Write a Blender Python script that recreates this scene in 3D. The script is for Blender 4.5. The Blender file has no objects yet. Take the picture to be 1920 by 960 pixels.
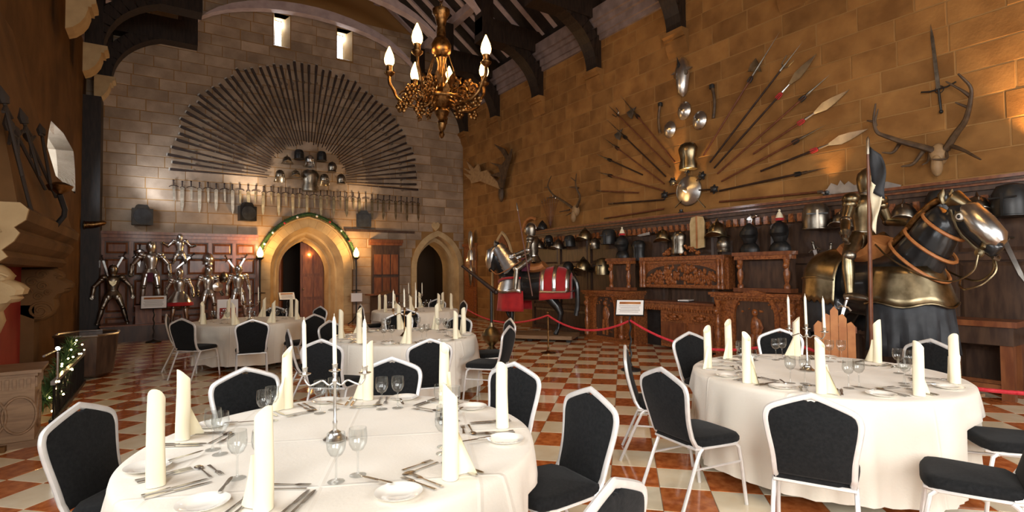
import bpy, bmesh, math, random
from mathutils import Vector as V, Matrix as MX, Euler
PI = math.pi; R_ = math.radians
rnd = random.Random(7)
S = bpy.context.scene
COL = S.collection
# ------------------------------------------------------------------ camera
FPX = 996.6; YAW, PIT, ROL = R_(33.171), R_(1.693), R_(-.522); CAMP = V((0, 0, 1.6))
_w = V((math.sin(YAW)*math.cos(PIT), math.cos(YAW)*math.cos(PIT), math.sin(PIT)))
_r0 = V((math.cos(YAW), -math.sin(YAW), 0)); _u0 = _r0.cross(_w)
CR = _r0*math.cos(ROL) + _u0*math.sin(ROL); CU = _u0*math.cos(ROL) - _r0*math.sin(ROL); CW = _w
cd = bpy.data.cameras.new('camera'); cd.sensor_width = 36; cd.lens = FPX/1920*36; cd.clip_end = 200; cd.clip_start = .05
cam = bpy.data.objects.new('camera', cd); COL.objects.link(cam)
cam.matrix_world = MX(((CR.x, CU.x, -CW.x, 0), (CR.y, CU.y, -CW.y, 0), (CR.z, CU.z, -CW.z, 1.6), (0, 0, 0, 1)))
S.camera = cam
# ------------------------------------------------------------------ world, exposure, daylight
S.view_settings.view_transform = 'Standard'; S.view_settings.look = 'None'
S.view_settings.exposure = 0.3; S.view_settings.gamma = 1; S.view_settings.use_curve_mapping = False
wd = bpy.data.worlds.new('world'); S.world = wd; wd.use_nodes = True
bg = wd.node_tree.nodes['Background']; bg.inputs[0].default_value = (.75, .86, 1, 1); bg.inputs[1].default_value = 1.5
XL, XR, YB, YN = -1.7, 9.0, 16.94, -6.0        # room planes
XC = 3.85                                      # hall centre line
def area(name, loc, aim, sx, sy, en, col, spread=180):
    l = bpy.data.lights.new(name, 'AREA'); l.shape = 'RECTANGLE'; l.size = sx; l.size_y = sy; l.energy = en; l.color = col
    l.spread = R_(spread)
    o = bpy.data.objects.new(name, l); COL.objects.link(o); o.location = loc
    o.rotation_euler = (V(aim)-V(loc)).to_track_quat('-Z', 'Y').to_euler(); return o
DAY = (1.0, .97, .93)
area('daylight_window_a', (XL-.35, 3.2, 2.9), (2.6, 3.8, 0.2), 3.0, 3.2, 72, DAY, 130)
area('daylight_window_b', (XL-.35, -2.6, 2.9), (3.2, 1.6, .2), 3.6, 3.2, 290, DAY, 130)
area('daylight_window_c', (3.6, YN-.35, 3.4), (3.6, 5, 0), 6.0, 3.6, 330, DAY, 130)
area('daylight_alcove', (XL-1.2, 13.4, 4.0), (2.2, YB, 3.0), 2.6, .9, 150, (.86, .92, 1))
area('daylight_slit_a', (2.93, YB+.62, 9.0), (2.93, YB-4, 7.5), .2, .8, 22, (.9, .95, 1))
area('daylight_slit_b', (4.8, YB+.62, 9.0), (4.8, YB-4, 7.5), .2, .8, 22, (.9, .95, 1))
def point(name, loc, en, col, r=.03):
    l = bpy.data.lights.new(name, 'POINT'); l.energy = en; l.color = col; l.shadow_soft_size = r
    o = bpy.data.objects.new(name, l); COL.objects.link(o); o.location = loc; return o
def spot(name, loc, aim, en, col, ang=60, blend=.8, r=.04):
    l = bpy.data.lights.new(name, 'SPOT'); l.energy = en; l.color = col; l.spot_size = R_(ang); l.spot_blend = blend; l.shadow_soft_size = r
    o = bpy.data.objects.new(name, l); COL.objects.link(o); o.location = loc
    o.rotation_euler = (V(aim)-V(loc)).to_track_quat('-Z', 'Y').to_euler(); return o
WARM = (1, .58, .22)
# ------------------------------------------------------------------ pixel -> direction helpers (distance comes from a floor, table or wall)
def ray(x, y): return CW + CR*((x-960)/FPX) - CU*((y-480)/FPX)
def onz(x, y, z=0): d = ray(x, y); return CAMP + d*((z-1.6)/d.z)
def onx(x, y, X): d = ray(x, y); return CAMP + d*(X/d.x)
def ony(x, y, Y): d = ray(x, y); return CAMP + d*(Y/d.y)
def atd(x, y, D): return CAMP + ray(x, y)*D
def proj(p): v = V(p)-CAMP; z = v.dot(CW); return (960+FPX*v.dot(CR)/z, 480-FPX*v.dot(CU)/z, z)
# ------------------------------------------------------------------ materials
def mat(name, col, rough=.5, metal=0, col2=None, scale=8, bump=0, bscale=30, spec=.5, coat=0, emit=None, es=0, trans=0, ior=1.45, rndv=0, detail=4, hi=.65, lo=.35, alpha=1, sheen=0, stretch=None):
    m = bpy.data.materials.new(name); m.use_nodes = True; nt = m.node_tree; b = nt.nodes['Principled BSDF']
    def N(t): return nt.nodes.new(t)
    b.inputs['Roughness'].default_value = rough; b.inputs['Metallic'].default_value = metal
    b.inputs['Specular IOR Level'].default_value = spec; b.inputs['Coat Weight'].default_value = coat
    b.inputs['Coat Roughness'].default_value = .08; b.inputs['IOR'].default_value = ior
    b.inputs['Transmission Weight'].default_value = trans; b.inputs['Sheen Weight'].default_value = sheen
    if emit: b.inputs['Emission Color'].default_value = (*emit, 1); b.inputs['Emission Strength'].default_value = es
    tc = N('ShaderNodeTexCoord'); src = tc.outputs['Object']
    if stretch:
        mp = N('ShaderNodeMapping'); mp.inputs['Scale'].default_value = stretch; nt.links.new(src, mp.inputs[0]); src = mp.outputs[0]
    if rndv:
        oi = N('ShaderNodeObjectInfo')
        va = N('ShaderNodeVectorMath'); va.operation = 'ADD'; nt.links.new(src, va.inputs[0])
        cm = N('ShaderNodeCombineXYZ'); ml = N('ShaderNodeMath'); ml.operation = 'MULTIPLY'; ml.inputs[1].default_value = 37
        nt.links.new(oi.outputs['Random'], ml.inputs[0]); nt.links.new(ml.outputs[0], cm.inputs[0]); nt.links.new(ml.outputs[0], cm.inputs[1])
        nt.links.new(cm.outputs[0], va.inputs[1]); src = va.outputs[0]
    out = None
    if col2:
        n = N('ShaderNodeTexNoise'); n.inputs['Scale'].default_value = scale; n.inputs['Detail'].default_value = detail; nt.links.new(src, n.inputs['Vector'])
        r = N('ShaderNodeValToRGB'); r.color_ramp.elements[0].position = lo; r.color_ramp.elements[1].position = hi
        r.color_ramp.elements[0].color = (*col, 1); r.color_ramp.elements[1].color = (*col2, 1)
        nt.links.new(n.outputs['Fac'], r.inputs[0]); out = r.outputs[0]
    else:
        c = N('ShaderNodeRGB'); c.outputs[0].default_value = (*col, 1); out = c.outputs[0]
    if rndv:
        h = N('ShaderNodeHueSaturation'); mr = N('ShaderNodeMapRange'); mr.inputs['To Min'].default_value = 1-rndv; mr.inputs['To Max'].default_value = 1+rndv
        nt.links.new(oi.outputs['Random'], mr.inputs['Value']); nt.links.new(mr.outputs[0], h.inputs['Value']); nt.links.new(out, h.inputs['Color']); out = h.outputs[0]
    nt.links.new(out, b.inputs['Base Color'])
    if bump:
        n2 = N('ShaderNodeTexNoise'); n2.inputs['Scale'].default_value = bscale; n2.inputs['Detail'].default_value = 5; nt.links.new(src, n2.inputs['Vector'])
        bp = N('ShaderNodeBump'); bp.inputs['Strength'].default_value = bump; bp.inputs['Distance'].default_value = .01
        nt.links.new(n2.outputs['Fac'], bp.inputs['Height']); nt.links.new(bp.outputs[0], b.inputs['Normal'])
    return m
M = {}
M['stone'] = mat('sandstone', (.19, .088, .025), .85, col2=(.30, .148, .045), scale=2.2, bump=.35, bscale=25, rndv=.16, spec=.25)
M['stoneg'] = mat('grey_sandstone', (.27, .195, .135), .85, col2=(.42, .315, .225), scale=2, bump=.35, bscale=25, rndv=.14, spec=.25)
M['mortar'] = mat('lime_mortar', (.30, .165, .06), .9, bump=.2, spec=.2)
M['stonedark'] = mat('dark_sandstone', (.10, .05, .018), .8, col2=(.17, .085, .03), scale=1.5, bump=.3, spec=.25)  # darker sandstone; on the fireplace it puts shade into the colour
M['stonepale'] = mat('pale_sandstone', (.44, .31, .16), .8, col2=(.56, .41, .22), scale=3, bump=.2, bscale=40, spec=.3)
M['plaster'] = mat('pale_plaster', (.34, .28, .21), .8, col2=(.42, .35, .27), scale=3)
M['oakdark'] = mat('blackened_oak', (.012, .008, .006), .45, col2=(.03, .018, .012), scale=4, stretch=(6, 6, 1), spec=.4)
M['oakgrey'] = mat('weathered_oak', (.42, .33, .33), .7, col2=(.54, .44, .44), scale=4, bump=.2)
M['roof'] = mat('dark_roof_boards', (.012, .008, .007), .8, col2=(.03, .02, .016), scale=3)
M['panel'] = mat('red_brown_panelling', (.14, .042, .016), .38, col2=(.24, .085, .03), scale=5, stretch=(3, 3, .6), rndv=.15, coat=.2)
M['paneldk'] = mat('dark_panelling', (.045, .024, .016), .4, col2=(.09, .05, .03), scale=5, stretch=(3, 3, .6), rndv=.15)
M['carve'] = mat('carved_oak', (.16, .045, .013), .3, col2=(.36, .125, .036), scale=28, bump=.5, bscale=40, coat=.3)
M['tilec'] = mat('cream_marble_tile', (.80, .67, .46), .09, col2=(.88, .79, .60), scale=4, rndv=.07, spec=.5, bump=.02, bscale=6)
M['tileo'] = mat('orange_marble_tile', (.36, .085, .020), .09, col2=(.58, .18, .05), scale=14, rndv=.13, spec=.5, detail=8, bump=.02, bscale=6)
M['grout'] = mat('floor_grout', (.25, .17, .1), .8)
M['cloth'] = mat('ivory_tablecloth', (.72, .665, .57), .8, col2=(.76, .71, .62), scale=3, bump=.15, bscale=60, spec=.2, sheen=.2)
M['napkin'] = mat('cream_napkin', (.86, .78, .56), .75, col2=(.88, .81, .62), scale=3, spec=.2)
M['chairfab'] = mat('black_chair_fabric', (.007, .0075, .008), .9, col2=(.012, .0125, .013), scale=60, bump=.2, bscale=200, spec=.15, sheen=.05)
M['silverpaint'] = mat('silver_painted_frame', (.66, .65, .63), .38, .35, col2=(.74, .72, .7), scale=20)
M['steel'] = mat('polished_steel', (.56, .545, .52), .29, 1, col2=(.78, .765, .73), scale=6, bump=.06, bscale=12)
M['steeldk'] = mat('tarnished_steel', (.17, .15, .12), .36, 1, col2=(.38, .34, .28), scale=7, bump=.08, bscale=20)
M['black'] = mat('blackened_metal', (.008, .008, .008), .4, .0, col2=(.02, .02, .02), scale=9)
M['brass'] = mat('aged_brass', (.15, .115, .065), .33, 1, col2=(.36, .29, .175), scale=6, bump=.1, bscale=14)
M['gilt'] = mat('gilt_bronze', (.09, .045, .016), .35, 1, col2=(.34, .18, .065), scale=14, bump=.3, bscale=40)
M['silver'] = mat('silver_cutlery', (.70, .68, .64), .27, 1)
M['china'] = mat('white_china', (.86, .83, .76), .12, coat=.5)
M['glass'] = mat('clear_glass', (1, 1, 1), .02, trans=1, ior=1.45)
def thin_glass():
    m = M['glass']; nt = m.node_tree; nt.nodes.remove(nt.nodes['Principled BSDF']); o = nt.nodes['Material Output']
    t = nt.nodes.new('ShaderNodeBsdfTransparent'); t.inputs[0].default_value = (.96, .97, .97, 1); g = nt.nodes.new('ShaderNodeBsdfGlossy'); g.inputs['Roughness'].default_value = .04
    lw = nt.nodes.new('ShaderNodeLayerWeight'); lw.inputs[0].default_value = .5; pw = nt.nodes.new('ShaderNodeMath'); pw.operation = 'POWER'; pw.inputs[1].default_value = 3; nt.links.new(lw.outputs['Facing'], pw.inputs[0]); f = nt.nodes.new('ShaderNodeMath'); f.operation = 'MULTIPLY_ADD'; f.inputs[1].default_value = .6; f.inputs[2].default_value = .06; nt.links.new(pw.outputs[0], f.inputs[0]); x = nt.nodes.new('ShaderNodeMixShader')
    nt.links.new(f.outputs[0], x.inputs[0]); nt.links.new(t.outputs[0], x.inputs[1]); nt.links.new(g.outputs[0], x.inputs[2]); nt.links.new(x.outputs[0], o.inputs[0])
thin_glass()
def creases():
    # the cloth keeps the sharp fold lines it was ironed with
    nt = M['cloth'].node_tree; b = nt.nodes['Principled BSDF']; tc = nt.nodes.new('ShaderNodeTexCoord'); mp = nt.nodes.new('ShaderNodeMapping'); mp.inputs['Rotation'].default_value = (0, 0, R_(24)); nt.links.new(tc.outputs['Object'], mp.inputs[0])
    s = nt.nodes.new('ShaderNodeSeparateXYZ'); nt.links.new(mp.outputs[0], s.inputs[0]); h = []
    for k in (0, 1):
        a = nt.nodes.new('ShaderNodeMath'); a.operation = 'PINGPONG'; a.inputs[1].default_value = .31; nt.links.new(s.outputs[k], a.inputs[0])
        r = nt.nodes.new('ShaderNodeMapRange'); r.inputs['From Max'].default_value = .014; r.inputs['To Min'].default_value = 1; r.inputs['To Max'].default_value = 0; nt.links.new(a.outputs[0], r.inputs[0]); h.append(r)
    ad = nt.nodes.new('ShaderNodeMath'); ad.operation = 'MAXIMUM'; nt.links.new(h[0].outputs[0], ad.inputs[0]); nt.links.new(h[1].outputs[0], ad.inputs[1])
    old = b.inputs['Normal'].links[0].from_node; bp = nt.nodes.new('ShaderNodeBump'); bp.inputs['Strength'].default_value = .55; bp.inputs['Distance'].default_value = .006
    nt.links.new(ad.outputs[0], bp.inputs['Height']); nt.links.new(old.outputs[0], bp.inputs['Normal']); nt.links.new(bp.outputs[0], b.inputs['Normal'])
creases()
M['oaktrim'] = mat('shaded_oak_cornice', (.17, .125, .115), .7, col2=(.25, .19, .18), scale=4, bump=.2)  # oak darkened: the cornice's shade is put into its colour
M['parchment'] = mat('yellowed_hide', (.5, .36, .17), .6, col2=(.62, .48, .26), scale=8)
M['wax'] = mat('ivory_wax', (.88, .82, .66), .45)
M['red'] = mat('crimson_cloth', (.34, .004, .008), .75, col2=(.48, .012, .014), scale=5, sheen=.3, bump=.2, bscale=20)
M['purple'] = mat('plum_cloth', (.10, .012, .035), .75)
M['blackcloth'] = mat('black_drape', (.012, .014, .017), .6, col2=(.03, .034, .04), scale=6)
M['horseblk'] = mat('black_horse_hide', (.007, .007, .007), .28, col2=(.02, .02, .021), scale=6, coat=.3)
M['leather'] = mat('tan_leather', (.34, .12, .035), .5, col2=(.46, .19, .06), scale=8)
M['rope'] = mat('red_rope', (.55, .02, .035), .5, col2=(.7, .05, .07), scale=30, bump=.3, bscale=80)
M['antler'] = mat('dark_antler', (.045, .025, .013), .5, col2=(.10, .06, .03), scale=9, bump=.4, bscale=30)
M['bone'] = mat('antler_bone', (.26, .155, .07), .6, col2=(.36, .23, .11), scale=9)
M['haft'] = mat('dark_wood_haft', (.10, .03, .014), .4, col2=(.17, .06, .025), scale=9)
M['gun'] = mat('dark_gun_wood', (.013, .006, .004), .5, col2=(.045, .02, .012), scale=6)
M['green'] = mat('fir_green', (.012, .04, .012), .6, col2=(.04, .10, .025), scale=20)
M['white'] = mat('white_card', (.86, .85, .83), .6)
M['ink'] = mat('grey_print', (.2, .17, .15), .7)
M['flagw'] = mat('cream_flag', (.8, .72, .52), .7)
M['bulb'] = mat('glowing_bulb', (1, .8, .5), .3, emit=(1, .55, .18), es=9)
M['bulbs'] = mat('fairy_light', (1, .8, .5), .3, emit=(1, .7, .3), es=30)
M['glintw'] = mat('white_glint', (1, 1, 1), .3, emit=(.9, .95, 1), es=60)  # glowing white for the glint added on the hearth fender
M['shade'] = mat('lamp_glass', (1, .7, .3), .3, emit=(1, .5, .12), es=9)
M['firered'] = mat('red_fireback', (.26, .016, .010), .7, col2=(.32, .03, .018), scale=3)
M['pane'] = mat('window_pane', (.9, .95, 1), .3, emit=(.85, .93, 1), es=3.2)
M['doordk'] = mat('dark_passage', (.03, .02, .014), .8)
M['eyew'] = mat('eye_white', (.7, .66, .58), .25)
M['plinth'] = mat('worn_oak_plinth', (.22, .13, .07), .5, col2=(.32, .2, .11), scale=5, stretch=(1, 6, 6))
# ------------------------------------------------------------------ mesh builder
class MB:
    def __init__(s): s.v = []; s.f = []
    def add(s, vs, fs, T=None):
        o = len(s.v)
        s.v += [tuple(T @ V(p)) for p in vs] if T else [tuple(p) for p in vs]
        s.f += [tuple(i+o for i in f) for f in fs]; return s
    def box(s, c, d, T=None, ch=0):
        x, y, z = (k/2 for k in d); c = V(c)
        vs = [c+V((a*x, b*y, e*z)) for a in (-1, 1) for b in (-1, 1) for e in (-1, 1)]
        return s.add(vs, [(0, 1, 3, 2), (4, 6, 7, 5), (0, 4, 5, 1), (2, 3, 7, 6), (0, 2, 6, 4), (1, 5, 7, 3)], T)
    def box2(s, a, b, T=None):
        a = V(a); b = V(b); return s.box((a+b)/2, b-a, T)
    def tube(s, pts, r, n=8, closed=False, T=None, flat=1, up=None):
        P = [V(p) for p in pts]; k = len(P); rr = [r]*k if not hasattr(r, '__len__') else list(r)
        vs = []; fs = []; prev = None
        for i in range(k):
            if closed: t = P[(i+1) % k]-P[i-1]
            else: t = P[min(i+1, k-1)]-P[max(i-1, 0)]
            t = t.normalized() if t.length > 1e-9 else V((0, 0, 1))
            if prev is None:
                a = V(up) if up else (V((0, 0, 1)) if abs(t.z) < .9 else V((1, 0, 0)))
            else: a = prev
            n1 = a - t*a.dot(t); n1 = n1.normalized() if n1.length > 1e-6 else t.orthogonal().normalized(); prev = n1
            n2 = t.cross(n1)
            for j in range(n):
                w = 2*PI*j/n; vs.append(P[i] + n1*(math.cos(w)*rr[i]) + n2*(math.sin(w)*rr[i]*flat))
        m = k if closed else k-1
        for i in range(m):
            for j in range(n):
                a = i*n+j; b = i*n+(j+1) % n; c = ((i+1) % k)*n; fs.append((a, b, c+(j+1) % n, c+j))
        if not closed: fs += [tuple(range(n))[::-1], tuple((k-1)*n+j for j in range(n))]
        return s.add(vs, fs, T)
    def lathe(s, prof, n=16, T=None, sx=1, sy=1, a0=0, a1=2*PI):
        full = abs(a1-a0-2*PI) < 1e-6; vs = []; fs = []; m = n if full else n+1
        for r, z in prof:
            for j in range(m):
                w = a0+(a1-a0)*j/n; vs.append((r*math.cos(w)*sx, r*math.sin(w)*sy, z))
        for i in range(len(prof)-1):
            for j in range(n if full else n):
                a = i*m+j; b = i*m+(j+1) % m; fs.append((a, b, b+m, a+m))
        if full:
            if prof[0][0] > 1e-4: fs.append(tuple(range(m))[::-1])
            if prof[-1][0] > 1e-4: fs.append(tuple((len(prof)-1)*m+j for j in range(m)))
        return s.add(vs, fs, T)
    def ell(s, c, r, n=12, m=8, T=None):
        r = (r, r, r) if not hasattr(r, '__len__') else r
        K = MX.Translation(V(c)) @ MX.Diagonal((*r, 1)); K = T @ K if T else K
        return s.lathe([(max(math.sin(PI*i/m), 1e-5), -math.cos(PI*i/m)) for i in range(m+1)], n, K)
    def prism(s, poly, z0, z1, T=None):
        n = len(poly); vs = [(x, y, z0) for x, y in poly]+[(x, y, z1) for x, y in poly]
        fs = [tuple(range(n))[::-1], tuple(range(n, 2*n))]+[(i, (i+1) % n, n+(i+1) % n, n+i) for i in range(n)]
        return s.add(vs, fs, T)
    def mesh(s, name, m, sm=40):
        me = bpy.data.meshes.new(name); me.from_pydata(s.v, [], s.f); me.validate(); 
        b = bmesh.new(); b.from_mesh(me); bmesh.ops.remove_doubles(b, verts=b.verts, dist=1e-5); bmesh.ops.recalc_face_normals(b, faces=b.faces); b.to_mesh(me); b.free()
        if sm:
            me.polygons.foreach_set('use_smooth', [True]*len(me.polygons)); me.set_sharp_from_angle(angle=R_(sm))
        me.materials.append(m if not isinstance(m, str) else M[m]); return me
    def build(s, name, m, parent=None, sm=40, T=None):
        o = bpy.data.objects.new(name, s.mesh(name, m, sm)); COL.objects.link(o)
        if T: o.matrix_world = T
        if parent: o.parent = parent
        return o
def fuse(mb, voxel=.02, smooth=6):
    """one continuous skin from overlapping volumes"""
    me = bpy.data.meshes.new('t'); me.from_pydata(mb.v, [], mb.f); o = bpy.data.objects.new('t', me); COL.objects.link(o)
    b = bmesh.new(); b.from_mesh(me); bmesh.ops.recalc_face_normals(b, faces=b.faces); b.to_mesh(me); b.free()
    r = o.modifiers.new('r', 'REMESH'); r.mode = 'VOXEL'; r.voxel_size = voxel
    q = o.modifiers.new('s', 'SMOOTH'); q.factor = .5; q.iterations = smooth
    dg = bpy.context.evaluated_depsgraph_get(); e = o.evaluated_get(dg); me2 = bpy.data.meshes.new_from_object(e)
    out = MB(); out.v = [tuple(v.co) for v in me2.vertices]; out.f = [tuple(p.vertices) for p in me2.polygons]
    bpy.data.objects.remove(o); return out
def inst(me, name, parent=None, T=None):
    o = bpy.data.objects.new(name, me); COL.objects.link(o)
    if T: o.matrix_world = T
    if parent: o.parent = parent
    return o
def tag(o, label=None, cat=None, group=None, kind=None):
    if label: o['label'] = label
    if cat: o['category'] = cat
    if group: o['group'] = group
    if kind: o['kind'] = kind
    return o
def thing(name, label, cat, loc=(0, 0, 0), rz=0, group=None):
    o = bpy.data.objects.new(name, None); COL.objects.link(o); o.empty_display_size = .1
    o.location = loc; o.rotation_euler = (0, 0, rz); return tag(o, label, cat, group)
def copy_tree(o, parent=None):
    c = o.copy(); COL.objects.link(c)
    if parent: c.parent = parent
    for ch in list(o.children): copy_tree(ch, c)
    return c
def struct(name, mb, m, sm=0): return tag(mb.build(name, m, None, sm), kind='structure')
def TR(x, y, z): return MX.Translation((x, y, z))
def RX(a): return MX.Rotation(a, 4, 'X')
def RY(a): return MX.Rotation(a, 4, 'Y')
def RZ(a): return MX.Rotation(a, 4, 'Z')
def SC(x, y, z): return MX.Diagonal((x, y, z, 1))
def arcpts(c, r, a0, a1, n): return [(c[0]+r*math.cos(a0+(a1-a0)*i/n), c[1]+r*math.sin(a0+(a1-a0)*i/n)) for i in range(n+1)]
def gothic(w, zs, za, n=8, off=0):
    """pointed arch outline in (u,z): jambs from z=0, springing zs, apex za, half width w; off widens it"""
    h = za-zs; r = (w*w+h*h)/(2*w); a = math.asin(min(1, h/r))
    p = [(w+off, 0)] + [(w-r+(r+off)*math.cos(a*i/n), zs+(r+off)*math.sin(a*i/n)) for i in range(n)]
    zt = zs+math.sqrt(max((r+off)**2-(r-w)**2, 0)); p.append((0, zt))
    return p+[(-x, z) for x, z in reversed(p[:-1])]
S.cycles.use_denoising = True; S.cycles.sample_clamp_indirect = 6; S.cycles.max_bounces = 8; S.cycles.caustics_reflective = False; S.cycles.caustics_refractive = False
T1, T2, T3, T4, T5 = V((.77, 2.75, 0)), V((4.45, 2.27, 0)), V((2.66, 6.68, 0)), V((1.29, 10.6, 0)), V((4.72, 11.2, 0))
# ================================================================== floor of single tiles laid diagonally
fl = struct('floor', MB().box2((XL-.2, YN-.2, -.2), (XR+.2, YB+3.2, -.006)), 'grout')
ST, SU = .3938, .358
Td = V((math.sin(PI/4), math.cos(PI/4), 0)); Ud = V((Td.y, -Td.x, 0))
def tile_mesh(m):
    a, b, c = (ST-.004)/2, (SU-.004)/2, .003
    mb = MB(); vs = [(x*a, y*b, -.006) for x, y in ((-1, -1), (1, -1), (1, 1), (-1, 1))]+[(x*a, y*b, -c) for x, y in ((-1, -1), (1, -1), (1, 1), (-1, 1))]+[(x*(a-c), y*(b-c), 0) for x, y in ((-1, -1), (1, -1), (1, 1), (-1, 1))]
    fs = [(8, 9, 10, 11)]+[(i, (i+1) % 4, 4+(i+1) % 4, 4+i) for i in range(4)]+[(4+i, 4+(i+1) % 4, 8+(i+1) % 4, 8+i) for i in range(4)]
    mb.add(vs, fs); return mb
tm = {k: tile_mesh(k).mesh('tile', M[k], 0) for k in ('tilec', 'tileo')}
q0 = onz(1150, 805); par0 = int(math.floor((q0.dot(Td)-4.9)/ST)+math.floor((q0.dot(Ud)+.12)/SU)) % 2
tiles = []
for i in range(-45, 45):
    for j in range(-50, 50):
        c = Td*(4.9+(i+.5)*ST)+Ud*(-.12+(j+.5)*SU)
        if not (XL+.02 < c.x < XR-.02 and YN+.02 < c.y < YB+2.4): continue
        k = 'tileo' if (i+j) % 2 == par0 else 'tilec'
        x, y, d = proj(c); vis = d > .3 and -60 < x < 1980 and y < 1010 and c.y < YB
        for t in (T1, T2, T3, T4, T5):
            if (c.xy-t.xy).length < .75: vis = False
        tiles.append((1/d**3 if vis else 0, i, j, c, k))
tiles.sort(key=lambda t: -t[0])
TA = MX(((Td.x, Ud.x*-1, 0, 0), (Td.y, Ud.y*-1, 0, 0), (0, 0, 1, 0), (0, 0, 0, 1)))
rest = {'tilec': MB(), 'tileo': MB()}
for n, (s, i, j, c, k) in enumerate(tiles):
    T = MX.Translation(c) @ TA
    if n < 300: inst(tm[k], 'tile', fl, T)
    else: rest[k].add(tile_mesh(k).v, tile_mesh(k).f, T)
for k in rest: tag(rest[k].build('tile_field', k, fl, 0), kind='stuff')
# ================================================================== walls of single stone blocks
def block(w, h, d=.05, c=.008):
    x, z = w/2, h/2; mb = MB()
    ring = ((-1, -1), (1, -1), (1, 1), (-1, 1))
    vs = [(a*x, d, b*z) for a, b in ring]+[(a*x, c, b*z) for a, b in ring]+[(a*(x-c), 0, b*(z-c)) for a, b in ring]
    return mb.add(vs, [(8, 9, 10, 11)]+[(i, (i+1) % 4, 4+(i+1) % 4, 4+i) for i in range(4)]+[(4+i, 4+(i+1) % 4, 8+(i+1) % 4, 8+i) for i in range(4)])
_bc = {}
def lay(parent, z0, z1, hs, ws, span, holes, place, m, seed, limit=300):
    """courses of blocks; holes(z0,z1) gives the intervals kept free"""
    r = random.Random(seed); out = []; z = z0
    while z < z1-.05:
        h = r.choice(hs); h = min(h, z1-z); zs = z+h
        iv = [span]
        for a, b in holes(z, zs):
            iv = [p for s0, s1 in iv for p in ((s0, min(s1, a)), (max(s0, b), s1)) if p[1]-p[0] > .06]
        for s0, s1 in iv:
            u = s0-(r.random()*.5 if s0 == span[0] else 0)
            while u < s1-.05:
                w = r.choice(ws); e = u+w
                if s1-e < .22: e = s1
                a, b = max(u, s0), min(e, s1)
                if b-a > .05: out.append((b-a, h, (a+b)/2, z+h/2, r.uniform(-.004, .004)))
                u = e
        z = zs
    out.sort(key=lambda t: -t[0]*t[1]); st = MB()
    for n, (w, h, u, zc, dd) in enumerate(out):
        T = place(u, zc, dd)
        if n < limit:
            k = (round(w-.012, 3), round(h-.012, 3), m)
            if k not in _bc: _bc[k] = block(k[0], k[1]).mesh('stone_block', M[m], 0)
            inst(_bc[k], 'stone_block', parent, T)
        else: bb = block(w-.012, h-.012); st.add(bb.v, bb.f, T)
    if st.v: tag(st.build('stone_block_field', m, parent, 0), kind='stuff')
ZW = 8.0
wr = struct('wall_right', MB().box2((XR+.006, YN-.3, -.1), (XR+.4, YB+.5, ZW+.2)), 'mortar')
PR = RZ(-PI/2)
lay(wr, 2.8, 7.3, (.34, .36, .38), (.62, .75, .9, 1.05), (1.2, YB), lambda a, b: [], lambda u, z, d: TR(XR+d, u, z) @ PR, 'stone', 3)
lay(wr, 0, 2.8, (.36,), (.9,), (12.7, YB), lambda a, b: [], lambda u, z, d: TR(XR+d, u, z) @ PR, 'stone', 4)
lay(wr, 0, 7.3, (.36,), (.9, 1.1), (YN, 1.2), lambda a, b: [], lambda u, z, d: TR(XR+d, u, z) @ PR, 'stone', 5, 0)
# back wall: two pointed doorways reach the floor, two slit windows high up
AX, AW, AZS, AZA = 3.65, 1.06, 1.72, 3.02
BX, BW, BZS, BZA = 7.98, .80, 1.75, 2.86
SL = [(2.66, 3.12), (4.52, 5.0)]; SZ0, SZ1 = 8.42, 9.4
gA = gothic(AW, AZS, AZA); gB = gothic(BW, BZS, BZA)
yb0, yb1 = YB+.006, YB+.3
pl = [(XL-.3, 0)]+[(AX+x, z) for x, z in reversed(gA)]+[(BX+x, z) for x, z in reversed(gB)]+[(XR+.3, 0), (XR+.3, SZ0), (XL-.3, SZ0)]
TW = MX(((1, 0, 0, 0), (0, 0, 1, 0), (0, 1, 0, 0), (0, 0, 0, 1)))     # (u,z,depth) -> (x,y,z)
mb = MB().prism(pl, yb0, yb1, TW)
for a, b in ((XL-.3, SL[0][0]), (SL[0][1], SL[1][0]), (SL[1][1], XR+.3)): mb.box2((a, yb0, SZ0), (b, yb1, SZ1))
mb.box2((XL-.3, yb0, SZ1), (XR+.3, yb1, 12.5))
wb = struct('wall_back', mb, 'mortar')
def hole_w(g, z0, z1):
    k = [abs(x) for x, z in g if z0-.02 <= z <= z1]
    def wid(z):
        best = 0
        for i in range(len(g)-1):
            (x0, a), (x1, b) = g[i], g[i+1]
            if min(a, b) <= z <= max(a, b) and abs(b-a) > 1e-6: best = max(best, abs(x0+(x1-x0)*(z-a)/(b-a)))
        return best
    return max(wid(z0+.001), wid(z1-.001), *(k or [0]))
gAo = gothic(AW, AZS, AZA, off=.30); gBo = gothic(BW, BZS, BZA, off=.20)
def holes_b(z0, z1):
    o = []
    for X, g in ((AX, gAo), (BX, gBo)):
        w = hole_w(g, z0, z1)
        if w > .02: o.append((X-w, X+w))
    if z1 > SZ0+.02 and z0 < SZ1: o += [(a-.02, b+.02) for a, b in SL]
    if z0 < 2.7: o += [(XL, 2.14)]
    return o
lay(wb, 0, 9.75, (.29, .31), (.62, .75, .9), (XL, XR), holes_b, lambda u, z, d: TR(u, YB+d, z), 'stoneg', 11)
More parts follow.
